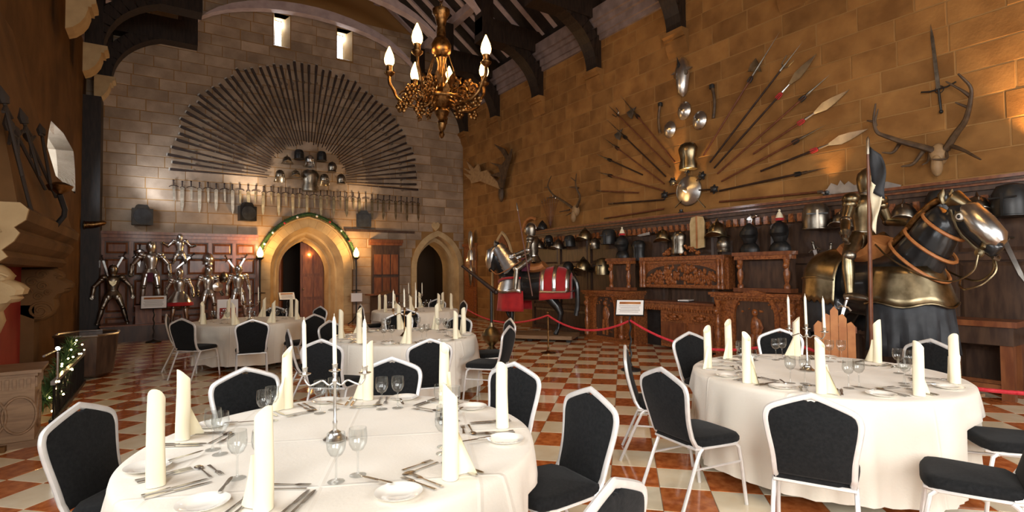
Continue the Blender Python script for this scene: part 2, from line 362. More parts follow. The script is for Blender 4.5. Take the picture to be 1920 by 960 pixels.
def ring(parent, X, w, zs, za, off, m, y, d, n=9, nj=6):
    """voussoirs and jamb stones, each its own"""
    g0 = gothic(w, zs, za, n); g1 = gothic(w, zs, za, n, off)
    def stone(a, b, c, e):
        poly = [a, b, c, e]; cx = sum(p[0] for p in poly)/4; cz = sum(p[1] for p in poly)/4
        poly = [(cx+(p[0]-cx)*.985, cz+(p[1]-cz)*.985) for p in poly]
        MB().prism([(X+p[0], p[1]) for p in poly], y, y+d, TW).build('voussoir', m, parent, 0)
    for i in range(1, len(g0)-2): stone(g0[i], g1[i], g1[i+1], g0[i+1])
    for k in range(nj):
        z0, z1 = zs*k/nj, zs*(k+1)/nj
        for sg in (1, -1): stone((sg*w, z0), (sg*(w+off), z0), (sg*(w+off), z1), (sg*w, z1))
ring(wb, AX, AW, AZS, AZA, .26, 'stonepale', YB-.05, .09)
ring(wb, BX, BW, BZS, BZA, .19, 'stonepale', YB-.03, .07)
def loft(profs, X):
    mb = MB()
    for (y0, p0), (y1, p1) in zip(profs, profs[1:]):
        for i in range(len(p0)-1):
            q = [(X+p0[i][0], y0, p0[i][1]), (X+p0[i+1][0], y0, p0[i+1][1]), (X+p1[i+1][0], y1, p1[i+1][1]), (X+p1[i][0], y1, p1[i][1])]
            mb.add(q, [(0, 1, 2, 3)])
    return mb
loft([(YB-.05, gothic(AW, AZS, AZA)), (YB+.22, gothic(.93, 1.70, 2.88)), (YB+.22, gothic(.86, 1.68, 2.82)), (YB+.5, gothic(.80, 1.66, 2.74)), (YB+.5, gothic(.74, 1.66, 2.68)), (YB+.9, gothic(.70, 1.64, 2.62))], AX).build('archway_reveal', 'stonepale', wb, 30)
loft([(YB-.03, gB), (YB+.3, gothic(.78, 1.74, 2.84)), (YB+.3, gothic(.68, 1.72, 2.68)), (YB+1.0, gothic(.66, 1.72, 2.66))], BX).build('archway_reveal', 'stonepale', wb, 30)
for k, o in ((.30, .06), (.36, .03)):
    mb = MB(); mb.tube([(AX+x, YB-.05, z) for x, z in gothic(AW, AZS, AZA, off=k) if z > 1.2], o*.6, 8); mb.build('hood_mould', 'stonepale', wb)
# passages behind
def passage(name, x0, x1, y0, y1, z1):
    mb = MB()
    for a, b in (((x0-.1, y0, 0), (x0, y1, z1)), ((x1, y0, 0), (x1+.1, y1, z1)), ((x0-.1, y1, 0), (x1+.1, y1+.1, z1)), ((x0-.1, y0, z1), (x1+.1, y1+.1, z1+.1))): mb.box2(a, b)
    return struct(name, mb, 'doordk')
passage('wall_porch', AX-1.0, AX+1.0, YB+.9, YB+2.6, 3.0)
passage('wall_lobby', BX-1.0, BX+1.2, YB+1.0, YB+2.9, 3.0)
# slit windows
for n, (a, b) in enumerate(SL):
    mb = MB(); ia, ib = a+.12, b-.16; y1 = YB+.55
    for p in (((a, YB, SZ0), (a, YB, SZ1), (ia, y1, SZ1), (ia, y1, SZ0+.22)), ((b, YB, SZ0), (ib, y1, SZ0+.22), (ib, y1, SZ1), (b, YB, SZ1)), ((a, YB, SZ0), (ia, y1, SZ0+.22), (ib, y1, SZ0+.22), (b, YB, SZ0)), ((a, YB, SZ1), (b, YB, SZ1), (ib, y1, SZ1), (ia, y1, SZ1))): mb.add(p, [(0, 1, 2, 3)])
    w = struct('window_%d' % (n+1), mb, 'stonepale')
    MB().box2((ia-.03, y1, SZ0+.2), (ib+.03, y1+.02, SZ1)).build('pane', 'pane', w, 0)
    f = MB()
    for k in range(1, 5): f.box2((ia-.02, y1-.015, SZ0+.2+k*.19), (ib+.02, y1-.003, SZ0+.207+k*.19))
    f.box2(((ia+ib)/2-.004, y1-.015, SZ0+.2), ((ia+ib)/2+.004, y1-.003, SZ1)); f.build('lead', 'black', w, 0)
# left wall with daylight windows near the camera and a pointed alcove beyond the fireplace
mb = MB(); XO = XL-.3
WA, WB_ = (1.6, 4.8, 1.2, 4.6), (-4.6, -.6, 1.2, 4.6)
mb.box2((XO, YN-.3, -.1), (XL, WB_[0], ZW)); mb.box2((XO, WB_[1], -.1), (XL, WA[0], ZW)); mb.box2((XO, WA[1], -.1), (XL, 10.2, ZW))
for w in (WA, WB_): mb.box2((XO, w[0], -.1), (XL, w[1], w[2])); mb.box2((XO, w[0], w[3]), (XL, w[1], ZW))
AY, AYW, AS, AP, SILL = 13.6, 1.75, 3.5, 4.42, 3.45
mb.box2((XO, 10.2, -.1), (XL, YB+.3, SILL)); mb.box2((XO, 10.2, 4.6), (XL, YB+.3, ZW))
ga = [(x, z) for x, z in gothic(AYW, AS, AP)]
TL = MX(((0, 0, 1, 0), (1, 0, 0, 0), (0, 1, 0, 0), (0, 0, 0, 1)))     # (u,z,depth) -> (depth,u,z)
half = [(AY+x, max(z, SILL)) for x, z in ga]
pts = half
mb.prism([(10.2, SILL)]+[(AY-AYW, SILL)]+[p for p in reversed(half)][1:-1]+[(AY+AYW, SILL), (YB+.3, SILL), (YB+.3, 4.6), (10.2, 4.6)], XO, XL, TL)
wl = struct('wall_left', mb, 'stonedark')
mb = MB()
for i in range(len(half)-1):
    (u0, z0), (u1, z1) = half[i], half[i+1]
    mb.add([(XL, u0, z0), (XL, u1, z1), (XL-1.4, u1, z1), (XL-1.4, u0, z0)], [(0, 1, 2, 3)])
mb.add([(XL, AY-AYW, SILL), (XL, AY+AYW, SILL), (XL-1.4, AY+AYW, SILL), (XL-1.4, AY-AYW, SILL)], [(0, 1, 2, 3)])
al = struct('window_3', mb, 'plaster')
MB().box2((XL-1.42, AY-AYW, SILL), (XL-1.4, AY+AYW, 4.6)).build('pane', 'pane', al, 0)
for k in range(4):
    y = AY-AYW+.2+k*1.03
    MB().box2((XL-1.4, y, SILL), (XL-1.3, y+.09, 4.45)).build('mullion', 'stonepale', al, 0)
for n, w in ((4, WA), (5, WB_)):
    f = MB()
    for k in range(5): y = w[0]+(w[1]-w[0])*k/4; f.box2((XO-.02, y-.05, w[2]), (XO+.1, y+.05, w[3]))
    for z in (w[2]+.05, (w[2]+w[3])/2+.3, w[3]-.05): f.box2((XO-.02, w[0], z-.05), (XO+.1, w[1], z+.05))
    struct('window_%d' % n, f, 'stonepale')
# wall behind the camera
mb = MB(); nw = (.6, 6.6, 1.6, 5.2)
mb.box2((XL-.3, YN-.3, -.1), (nw[0], YN, ZW)); mb.box2((nw[1], YN-.3, -.1), (XR+.3, YN, ZW)); mb.box2((nw[0], YN-.3, -.1), (nw[1], YN, nw[2])); mb.box2((nw[0], YN-.3, nw[3]), (nw[1], YN, ZW)); mb.box2((XL-.3, YN-.3, ZW), (XR+.3, YN, 12.5))
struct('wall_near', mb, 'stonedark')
f = MB()
for k in range(7): x = nw[0]+k; f.box2((x-.06, YN-.32, nw[2]), (x+.06, YN-.2, nw[3]))
for z in (nw[2], 3.7, nw[3]): f.box2((nw[0], YN-.32, z-.06), (nw[1], YN-.2, z+.06))
struct('window_6', f, 'stonepale')
# ================================================================== roof
ZR = 12.2
mb = MB()
for s in (-1, 1):
    xw = XR+.4 if s > 0 else XL-.4
    a = [(xw, YN-.4, ZW+.0), (xw, YB+.4, ZW+.0), (XC, YB+.4, ZR), (XC, YN-.4, ZR)]
    mb.add(a+[V(p)+V((0, 0, .15)) for p in a], [(0, 1, 2, 3), (4, 7, 6, 5), (0, 4, 5, 1), (1, 5, 6, 2), (2, 6, 7, 3), (3, 7, 4, 0)])
ce = struct('ceiling', mb, 'roof')
HWD = (XR-XL)/2
def slope_z(x): return ZW+(ZR-ZW)*(1-abs(x-XC)/(HWD+.4))
rf = MB()
bar = MB().box((0, 0, 0), (1, .17, .14))
for s in (-1, 1):
    xw = XR if s > 0 else XL
    for k in range(36):
        y = -4.2+k*.6
        p0, p1 = V((xw, y, slope_z(xw)-.06)), V((XC, y, slope_z(XC)-.06)); d = p1-p0
        T = MX.Translation((p0+p1)/2) @ RY(-math.atan2(d.z, d.x)) @ SC(d.length, 1, 1)
        MB().add(bar.v, bar.f, T).build('rafter', 'oakgrey', ce, 0)
    for t in (.3, .62):
        x = xw+(XC-xw)*t; z = slope_z(x)-.2
        MB().box2((x-.11, YN, z-.12), (x+.11, YB, z+.12)).build('purlin', 'oakgrey', ce, 0)
# moulded wall plates
for s in (-1, 1):
    mb = MB()
    for z0, z1, d in ((7.3, 7.42, .06), (7.42, 7.6, .12), (7.6, 7.72, .2), (7.72, 8.02, .28)):
        x = XR if s > 0 else XL
        mb.box2((x-s*d, YN, z0), (x+s*.05, YB, z1)) if s < 0 else mb.box2((x-d, YN, z0), (x+.05, YB, z1))
    struct('trim_%d' % (1 if s > 0 else 2), mb, 'oaktrim')
# trusses
TY = [-2.5, 0, 2.4, 4.85, 7.3, 9.85, 12.25, 14.6, 16.75]
for ty in TY:
    t = tag(thing('roof_truss', None, None, (XC, ty, 0)), kind='structure')
    for s in (-1, 1):
        w = HWD
        MB().box2((s*(w-.02), -.2, 6.56), (s*(w-.34), .2, 8.1)).build('wall_post', 'oakdark', t, 0)
        # lower curved brace
        pts = []
        for i in range(13):
            a = i/12*PI/2; pts.append((s*(w-.18-1.75*(1-math.cos(a))), 0, 6.55+1.5*math.sin(a)))
        mb = MB()
        for (x0, _, z0), (x1, _, z1) in zip(pts, pts[1:]):
            d = V((x1-x0, 0, z1-z0)); n = V((-d.z, 0, d.x)).normalized()*.16
            q = [V((x0, -.19, z0))+n, V((x1, -.19, z1))+n, V((x1, -.19, z1))-n, V((x0, -.19, z0))-n]
            mb.add(q+[p+V((0, .38, 0)) for p in q], [(0, 1, 2, 3), (4, 7, 6, 5), (0, 4, 5, 1), (2, 6, 7, 3)])
        mb.build('curved_brace', 'oakdark', t, 30)
        MB().box2((s*w, -.22, 7.8), (s*(w-2.2), .22, 8.4)).build('hammer_beam', 'oakdark', t, 0)
        MB().box2((s*(w-2.2), -.2, 8.0), (s*(w-1.85), .2, 9.2)).build('hammer_post', 'oakdark', t, 0)
        mb = MB(); pts = [(s*(w-1.9)*math.cos(a*PI/2/10), 8.0+1.45*math.sin(a*PI/2/10)) for a in range(11)]
        up = [(s*(w-2.05)*math.cos(a*PI/2/10), 8.05+1.68*math.sin(a*PI/2/10)) for a in range(11)]
        for i in range(10):
            q = [(pts[i][0], -.13, pts[i][1]), (pts[i+1][0], -.13, pts[i+1][1]), (up[i+1][0], -.13, up[i+1][1]), (up[i][0], -.13, up[i][1])]
            q2 = [(a, .13, c) for a, b, c in q]; mb.add(q+q2, [(0, 1, 2, 3), (4, 7, 6, 5), (0, 4, 5, 1), (2, 6, 7, 3)])
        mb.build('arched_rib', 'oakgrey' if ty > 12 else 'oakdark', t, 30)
        # corbel
        prof = [(0, 5.95), (.1, 6.0), (.2, 6.1), (.27, 6.22), (.31, 6.36), (.31, 6.42), (.36, 6.42), (.36, 6.47), (.42, 6.5), (.42, 6.58), (0, 6.58)]
        mb = MB(); mb.prism([(s*(w-x), z) for x, z in prof], -.26, .26, TW); mb.build('corbel', 'stonepale' if s < 0 else 'stone', t, 0)  # left pale as if lit, right brown as if shaded, by colour
# dark shaft in the far left corner
struct('trim_3', MB().box2((XL, 16.35, 0), (XL+.36, YB, 6.0)), 'oakdark')
# ================================================================== panelling
def panelling(name, O, L, H, rz, rows, cols, m, gapm):
    """framed panelling: every panel, stile and rail is its own board; local u along x, face toward -y"""
    t = struct(name, MB().box2((0, .0, 0), (L, .05, H), TR(*O) @ RZ(rz)), gapm)
    T = TR(*O) @ RZ(rz)
    cw = L/cols
    for c in range(cols+1): MB().box((c*cw, -.02, (H-.2)/2), (.09, .05, H-.2), T).build('stile', m, t, 0)
    zz = [0]
    for r in rows: zz.append(zz[-1]+r)
    for z in zz: MB().box((L/2, -.018, z+.04), (L, .046, .09), T).build('rail', m, t, 0)
    for c in range(cols):
        for a, b in zip(zz, zz[1:]):
            x0, x1, z0, z1 = c*cw+.07, (c+1)*cw-.07, a+.11, b-.03
            mb = MB(); f = .05
            vs = [(x0, 0, z0), (x1, 0, z0), (x1, 0, z1), (x0, 0, z1), (x0+f, -.02, z0+f), (x1-f, -.02, z0+f), (x1-f, -.02, z1-f), (x0+f, -.02, z1-f)]
            mb.add(vs, [(4, 5, 6, 7)]+[(i, (i+1) % 4, 4+(i+1) % 4, 4+i) for i in range(4)], T).build('panel', m, t, 0)
    for k, (z0, z1, d) in enumerate(((H-.24, H-.16, .07), (H-.16, H-.07, .12), (H-.07, H, .19))):
        MB().box2((-.02, -d, z0), (L+.02, .05, z1), T).build('cornice', m, t, 0)
    return t
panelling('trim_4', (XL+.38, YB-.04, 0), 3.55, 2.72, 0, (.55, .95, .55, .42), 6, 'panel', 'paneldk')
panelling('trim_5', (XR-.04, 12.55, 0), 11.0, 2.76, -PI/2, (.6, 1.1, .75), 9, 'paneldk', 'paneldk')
mb = MB()
for z0, z1, d in ((2.60, 2.66, .10), (2.66, 2.72, .16), (2.72, 2.76, .22)): mb.box2((XR-d-.04, 1.4, z0), (XR, 12.6, z1))
struct('trim_6', mb, 'panel')
mb = MB()
for k in range(72): mb.box2((XR-.12, 1.6+k*.15, 2.40), (XR-.05, 1.68+k*.15, 2.54))
struct('trim_7', mb, 'carve')
# doors
d1 = struct('door_1', MB().box2((AX-.02, YB+.98, 0), (AX+.72, YB+1.04, 2.6)), 'panel')
for z0, z1 in ((.12, .75), (.85, 1.5), (1.6, 2.2)):
    for x0, x1 in ((AX+.05, AX+.34), (AX+.4, AX+.66)): MB().box2((x0, YB+.955, z0), (x1, YB+.98, z1)).build('door_panel', 'panel', d1, 0)
MB().ell((AX+.06, YB+.94, 1.1), .03).build('handle', 'brass', d1)
d2 = struct('door_2', MB().box2((-.72, -.03, 0), (0, .03, 2.6), TR(AX-.62, YB+1.0, 0) @ RZ(R_(-105))), 'panel')
d3 = struct('door_3', MB().box2((0, 0, 0), (.92, .12, 2.5), TR(5.6, YB-.14, 0)), 'paneldk')
for c in range(3):
    for z0, z1 in ((.15, .8), (.9, 1.45), (1.55, 2.2)): MB().box2((5.66+c*.28, YB-.165, z0), (5.90+c*.28, YB-.14, z1)).build('panel', 'panel', d3, 0)
for z0, z1, d in ((2.5, 2.58, .2), (2.58, 2.68, .28)): MB().box2((5.52, YB-d, z0), (6.6, YB, z1)).build('cornice', 'panel', d3, 0)
# ================================================================== chairs
def smooth_poly(p, it=2):
    for _ in range(it):
        q = [p[0]]
        for a, b in zip(p, p[1:]):
            a, b = V(a), V(b); q += [a*.8+b*.2, a*.2+b*.8]
        p = q+[p[-1]]
    return [V(x) for x in p]
def make_chair():
    t = thing('banquet_chair', 'x', 'chair', group='banquet chairs')
    def by(z): return -.19-.10*max(0, (z-.45)/.48)-.02*math.sin(max(0, min(1, (z-.45)/.48))*PI)
    out = [(-.185, .50), (-.19, .6), (-.215, .74), (-.222, .80), (-.205, .85), (-.1, .895), (0, .93)]
    left = smooth_poly([(x, 0, z) for x, z in out], 2); full = left+[V((-p.x, 0, p.z)) for p in reversed(left[:-1])]
    fr = [V((-.185, -.14, .435)), V((-.185, -.175, .445))]+[V((p.x, by(p.z), p.z)) for p in full]+[V((.185, -.175, .445)), V((.185, -.14, .435))]
    MB().tube(fr, .0145, 8, flat=1.25, up=(0, 1, 0)).build('back_frame', 'silverpaint', t)
    pan = [(p.x*.94, p.z-.012) for p in full]; pan = [(pan[0][0]*.97, .47)]+pan+[(pan[-1][0]*.97, .47)]
    pan = [(x, z) if abs(x) > .03 else (x, z-.018) for x, z in pan]
    n = len(pan); mb = MB(); c = (0, .68)
    rings = []
    for k, off in ((1, .013), (.93, .021), (0, .024)):
        for sg in (1, -1): rings.append([(c[0]+(x-c[0])*k, by(c[1]+(z-c[1])*k)+sg*off, c[1]+(z-c[1])*k) for x, z in pan])
    fA, bA, fB, bB = rings[:4]
    mb.add(fA+bA+fB+bB+[(0, by(.68)+.026, .68), (0, by(.68)-.026, .68)], [f for i in range(n) for f in ((i, (i+1) % n, 2*n+(i+1) % n, 2*n+i), (n+i, 3*n+i, 3*n+(i+1) % n, n+(i+1) % n), (i, n+i, n+(i+1) % n, (i+1) % n), (2*n+i, 2*n+(i+1) % n, 4*n), (3*n+i, 4*n+1, 3*n+(i+1) % n))])
    mb.build('backrest', 'chairfab', t, 50)
    # seat cushion
    prof = [(-.195, -.19), (.195, -.19), (.215, 0), (.225, .15), (.20, .215), (.1, .235), (-.1, .235), (-.20, .215), (-.225, .15), (-.215, 0)]
    sp = [tuple(p.xy) for p in smooth_poly([(x, y, 0) for x, y in prof+[prof[0]]], 1)][:-1]; n = len(sp); mb = MB(); L = []
    for k, z in ((.97, .432), (1, .445), (1, .468), (.95, .486), (.8, .494), (0.02, .498)): L.append([(x*k, y*k+.01*(1-k), z) for x, y in sp])
    vs = [p for l in L for p in l]; fs = [(i*n+j, i*n+(j+1) % n, (i+1)*n+(j+1) % n, (i+1)*n+j) for i in range(5) for j in range(n)]+[tuple(range(n))[::-1], tuple(range(5*n, 6*n))]
    mb.add(vs, fs).build('seat', 'chairfab', t, 60)
    MB().tube([(-.19, -.18, .428), (.19, -.18, .428), (.215, .15, .428), (.18, .21, .428), (-.18, .21, .428), (-.215, .15, .428)], .012, 6, closed=True).build('seat_frame', 'silverpaint', t)
    for s in (-1, 1):
        MB().tube(smooth_poly([(s*.205, -.335, 0.002), (s*.198, -.16, .40), (s*.197, -.13, .425)], 1), .0125, 8).build('leg', 'silverpaint', t)
        MB().tube(smooth_poly([(s*.215, .245, 0.002), (s*.205, .2, .39), (s*.2, .16, .425)], 1), .0125, 8).build('leg', 'silverpaint', t)
        MB().tube([(s*.2, -.2, .30), (s*.211, .215, .30)], .008, 6).build('stretcher', 'silverpaint', t)
    return t
CHS = []; CH0 = make_chair(); _cf = [True]
def chair(px, py, T, label, face=None, pos=None):
    b = V(pos) if pos else onz(px, py, .93); b.z = 0
    d = (V((T.x, T.y, 0))-b).normalized()
    if face is not None: d = RZ(R_(face)) @ d
    o = CH0 if _cf[0] else copy_tree(CH0); _cf[0] = False
    p = b+d*.29; o.location = (p.x, p.y, 0); o.rotation_euler = (0, 0, math.atan2(d.y, d.x)-PI/2); o['label'] = label; CHS.append((p, d))
    return o
chair(148, 760, T1, 'black banquet chair at the left of the front table, beside the carved chest')
chair(460, 692, T1, 'black banquet chair at the far left of the front table, pushed in behind two napkins')
chair(735, 672, T1, 'grey-lit banquet chair behind the front candelabrum, at the far side of the front table')
chair(965, 682, T1, 'black banquet chair at the far right of the front table, behind a flared napkin')
chair(1108, 730, T1, 'banquet chair pulled out at the right of the front table, seat showing', face=18)
chair(1150, 905, T1, 'banquet chair cut by the bottom edge of the photo, nearest the camera')
chair(1292, 624, T2, 'banquet chair at the far left of the right-hand table, in front of the rope')
chair(1462, 618, T2, 'banquet chair behind the right-hand table with two wine glasses before it')
chair(1745, 638, T2, 'banquet chair behind the right-hand table, in front of the black horse')
chair(1520, 742, T2, 'banquet chair with its back to the camera before the right-hand table')
chair(1240, 692, T2, 'banquet chair at the near left of the right-hand table, whole seat showing')
chair(1172, 650, T2, 'banquet chair seen side-on, leftmost at the right-hand table')
def side_chair(px, py, d, label): m_ = onz(px, py, .48); d = V(d).normalized(); m_.z = 0; chair(0, 0, m_+d*5, label, pos=m_-d*.29)
side_chair(1826, 890, (-.34, .94, 0), 'banquet chair cut by the right edge of the photo, white leg frame showing')
side_chair(1900, 820, (-.6, .8, 0), 'banquet chair at the right edge of the photo, mostly hidden behind another chair')
chair(603, 638, T3, 'pale-lit banquet chair seen from behind at the near left of the middle table', face=8)
chair(806, 637, T3, 'black banquet chair with its back to the camera before the middle table')
chair(955, 612, T3, 'banquet chair seen side-on at the right of the middle table, seat over the aisle')
chair(957, 598, T3, 'banquet chair at the far right of the middle table, partly behind the side-on chair')
chair(862, 592, T3, 'banquet chair behind the middle table, nearest the horse with red cloth')
chair(748, 587, T3, 'banquet chair behind the middle table, second from its right far end')
chair(617, 602, T3, 'black banquet chair at the far left of the middle table')
chair(540, 619, T3, 'banquet chair seen edge-on between the left rear table and the middle table')
chair(312, 590, T4, 'leftmost banquet chair in the hall, at the left rear table')
chair(341, 598, T4, 'banquet chair with its seat showing at the near left of the left rear table')
chair(473, 600, T4, 'black banquet chair with its back to the camera at the left rear table')
chair(517, 575, T4, 'small banquet chair behind the left rear table, below the garlanded archway')
chair(589, 590, T4, 'black banquet chair at the right of the left rear table')
chair(601, 575, T4, 'banquet chair at the far right of the left rear table, peaked back showing')
chair(676, 571, T5, 'banquet chair seen edge-on at the left of the rear table')
chair(762, 580, T5, 'banquet chair with its back to the camera at the rear table')
chair(820, 561, T5, 'banquet chair behind the rear table, before the dark side doorway')
chair(870, 564, T5, 'banquet chair at the right of the rear table, near the orange panel')
# ================================================================== tables and cloths
def cloth(c, R, label, seed, zl=.11):
    r = random.Random(seed); n = 144; rows = [(.0, 0), (.35, 0), (.7, 0), (.95, 0), (.985, -.002), (1.0, -.012), (1.006, -.035)]
    ph = [r.uniform(0, 6.28) for _ in range(4)]
    near = []
    for p, d in CHS:
        q = p.xy-c.xy
        if q.length < 1.9:
            f = p+d*.275; near.append((p, d, V((-d.y, d.x, 0))))
    def push(x, y, z, rr, w):
        # the hanging cloth gives way where a seat is pushed under the table
        for p, d, s in near:
            if z < .56:
                u = V((math.cos(w), math.sin(w), 0)); lim = 9
                for k in range(20):
                    q = V((c.x, c.y, 0))+u*(rr-.02*k)-p; a, b = q.dot(d), abs(q.dot(s))
                    if a < .30 and a > -.4 and b < .27: lim = rr-.02*(k+1)
                if lim < rr: rr = rr-(rr-lim)*min(1, (.56-z)/.06)
        return rr
    drop = .76-zl; vs = [(0, 0, .765)]; fs = []
    for k in rows[1:]: vs += [(R*k[0]*math.cos(2*PI*j/n), R*k[0]*math.sin(2*PI*j/n), .765+k[1]) for j in range(n)]
    ND = 12
    for i in range(1, ND+1):
        t = i/ND
        for j in range(n):
            w = 2*PI*j/n; f = .5*math.sin(9*w+ph[0])+.3*math.sin(14*w+ph[1])+.28*math.sin(22*w+ph[2])
            rr = R*1.006+max(-.004, t**.8*(.04+.085*f))+.012*t*math.sin(40*w+ph[3]); zz = .73-(drop-.03)*t+.02*t*f; rr = push(0, 0, zz, rr, w); vs.append((rr*math.cos(w), rr*math.sin(w), zz))
    m = len(rows)-1+ND
    fs += [(0, 1+j, 1+(j+1) % n) for j in range(n)]
    for i in range(m-1):
        for j in range(n): a = 1+i*n; fs.append((a+j, a+n+j, a+n+(j+1) % n, a+(j+1) % n))
    o = MB().add(vs, fs).build('tablecloth', 'cloth', None, 70); o.location = c
    return tag(o, label, 'tablecloth', 'ivory tablecloths')
def table(c, R, name):
    t = thing('round_table', 'round folding table hidden under the cloth of the %s' % name, 'table', c, 0, 'round banquet tables')
    MB().lathe([(R-.03, .735), (R-.01, .745), (R-.01, .757), (R-.03, .762)], 40).build('table_top', 'haft', t)
    for k in range(4):
        a = PI/4+k*PI/2; MB().tube([(.55*math.cos(a), .55*math.sin(a), 0), (.5*math.cos(a), .5*math.sin(a), .735)], .02, 8).build('leg', 'black', t)
TAB = [(T1, .955, 'front table', [-166.6, 147.2, -125.2, 98.8, 63.6, -75.4, 25.8, -22.2]),
       (T2, .97, 'right-hand table', [130, 174, 39.5, -152.5, -5, -111.4, -66.6, 88]),
       (T3, .94, 'middle table', [74, -60, 33, -14, 161, 118, -108, -153]),
       (T4, .96, 'left rear table', [20, 65, 110, 155, -160, -115, -70, -25]),
       (T5, .95, 'rear table', [15, 60, 105, 150, -165, -120, -75, -30])]
for k, (c, R, nm, _) in enumerate(TAB): table(c, R, nm); cloth(c, R, 'ivory cloth hanging in folds from the %s' % nm, 20+k)
# ---- table ware
def pick(name, mb, m, sm=50): return mb.mesh(name, M[m], sm)
mb = MB(); H = .37; n = 18; rows = 12; vs = []
for i in range(rows+1):
    for j in range(n):
        w = 2*PI*j/n; t = i/rows; top = H-.065*(1+math.cos(w))/2*1.0
        r = .034-.004*t+.002*math.sin(3*w+4*t); vs.append((r*math.cos(w), r*math.sin(w), top*t))
mb.add(vs, [(i*n+j, i*n+(j+1) % n, (i+1)*n+(j+1) % n, (i+1)*n+j) for i in range(rows) for j in range(n)])
vs2 = [(v[0]*.86, v[1]*.86, v[2]) for v in vs[-3*n:]]
mb.add(vs[-n:]+vs2[::-1][:n][::-1]+[(v[0]*.8, v[1]*.8, v[2]-.05) for v in vs[-n:]], [f for j in range(n) for f in ((j, (j+1) % n, n+(j+1) % n, n+j), (n+j, n+(j+1) % n, 2*n+(j+1) % n, 2*n+j))])
mb.add([(v[0]*.8, v[1]*.8, v[2]-.05) for v in vs[-n:]], [tuple(range(n))])
g = []
for i in range(7):
    t = i/6
    for k in range(7):
        u = k/6; g.append((.030+.085*u*(1-t)**1.1, .02-.03*u+.028*math.sin(u*2.2), .002+.19*t*(1-.0*u)))
NAPM = pick('folded_roll', mb, 'napkin')
NAPF = pick('flap', MB().add(g+[(x-.002, y-.004, z) for x, y, z in g], [f for i in range(6) for k in range(6) for f in ((i*7+k, i*7+k+1, i*7+k+8, i*7+k+7), (49+i*7+k, 49+i*7+k+7, 49+i*7+k+8, 49+i*7+k+1))]), 'napkin')
GLM = pick('wine_glass', MB().lathe([(.0001, 0), (.034, .001), (.034, .003), (.008, .008), (.0045, .015), (.0042, .09), (.007, .098), (.024, .108), (.036, .13), (.0385, .155), (.035, .195), (.0335, .195), (.037, .155), (.0345, .131), (.023, .110), (.004, .102), (.0001, .101)], 20), 'glass')
PLM = pick('side_plate', MB().lathe([(.0001, 0), (.052, 0), (.056, .004), (.088, .013), (.090, .016), (.087, .0155), (.055, .0075), (.05, .004), (.0001, .004)], 28), 'china')
def knife(L=.23):
    mb = MB(); mb.prism([(-.006, 0), (.006, 0), (.0075, L*.1), (.005, L*.42), (-.005, L*.42), (-.0075, L*.1)], .0, .006)
    mb.prism([(-.005, L*.42), (.005, L*.42), (.009, L*.5), (.009, L*.85), (.004, L), (-.004, L*.97), (-.0075, L*.85), (-.007, L*.5)], .002, .0035); return mb
def fork(L=.2):
    mb = MB(); mb.prism([(-.007, 0), (.007, 0), (.0045, L*.35), (.003, L*.6), (.011, L*.70), (.011, L*.76), (-.011, L*.76), (-.011, L*.70), (-.003, L*.6), (-.0045, L*.35)], .001, .004)
    for k in range(4): x = -.0095+k*.0063; mb.prism([(x-.0015, L*.75), (x+.0015, L*.75), (x+.001, L), (x-.001, L)], .002, .004)
    return mb
def spoon(L=.19):
    mb = MB(); mb.prism([(-.006, 0), (.006, 0), (.0035, L*.3), (.003, L*.68), (-.003, L*.68), (-.0035, L*.3)], .001, .004); mb.ell((0, L*.85, .004), (.018, L*.17, .004), 14, 6); return mb
KN, FK, SPN, BK = pick('dinner_knife', knife(), 'silver'), pick('dinner_fork', fork(), 'silver'), pick('dessert_spoon', spoon(), 'silver'), pick('butter_knife', knife(.16), 'silver')
DF = pick('dessert_fork', fork(.16), 'silver')
def candelabrum(c, z, rz, nm, m='silver', s=1):
    t = thing('candelabrum', 'three-branched %s candelabrum standing on the %s' % ('silver' if m == 'silver' else 'bronze', nm), 'candelabrum', (c.x, c.y, z), rz, 'table candelabra')
    MB().lathe([(.0001, 0), (.055, 0), (.058, .008), (.045, .018), (.032, .03), (.03, .04), (.014, .05), (.0001, .05)], 20).build('base', m, t)
    MB().lathe([(.012, .05), (.009, .07), (.013, .09), (.008, .1), (.0065, .27), (.011, .285), (.015, .295), (.009, .31), (.013, .33), (.007, .345), (.0001, .345)], 14).build('stem', m, t)
    for sg in (-1, 1):
        pts = smooth_poly([(0, 0, .29), (sg*.03, 0, .27), (sg*.06, 0, .30), (sg*.09, 0, .285), (sg*.125, 0, .27), (sg*.148, 0, .30), (sg*.148, 0, .33)], 2); MB().tube(pts, .005, 8).build('arm', m, t)
    for x, z0 in ((-.148, .33), (0, .345), (.148, .33)):
        MB().lathe([(.0001, z0-.012), (.006, z0-.01), (.03, z0), (.031, z0+.003), (.012, z0+.005), (.013, z0+.03), (.016, z0+.034), (.010, z0+.034), (.010, z0+.006), (.0001, z0+.006)], 16, TR(x, 0, 0)).build('cup', m, t)
        o = MB().lathe([(.0001, 0), (.0098, 0), (.0105, .03), (.0095, .24), (.004, .262), (.0012, .264), (.0012, .278), (.0001, .278)], 12).build('candle', 'wax', None)
        o.location = V((c.x, c.y, z))+RZ(rz) @ V((x, 0, z0+.008)); o.rotation_euler = (rnd.uniform(-.02, .02), rnd.uniform(-.02, .02), 0)
        tag(o, 'ivory taper candle in the %s cup of the candelabrum on the %s' % ({-1: 'left', 0: 'middle', 1: 'right'}[0 if x == 0 else (1 if (RZ(rz) @ V((x, 0, 0))).dot(CR) > 0 else -1)], nm), 'candle', 'taper candles')
ZT = .767
SIDE = ['right', 'far right', 'far', 'far left', 'left', 'near left', 'near', 'near right']
VD = V((CW.x, CW.y, 0)).normalized()
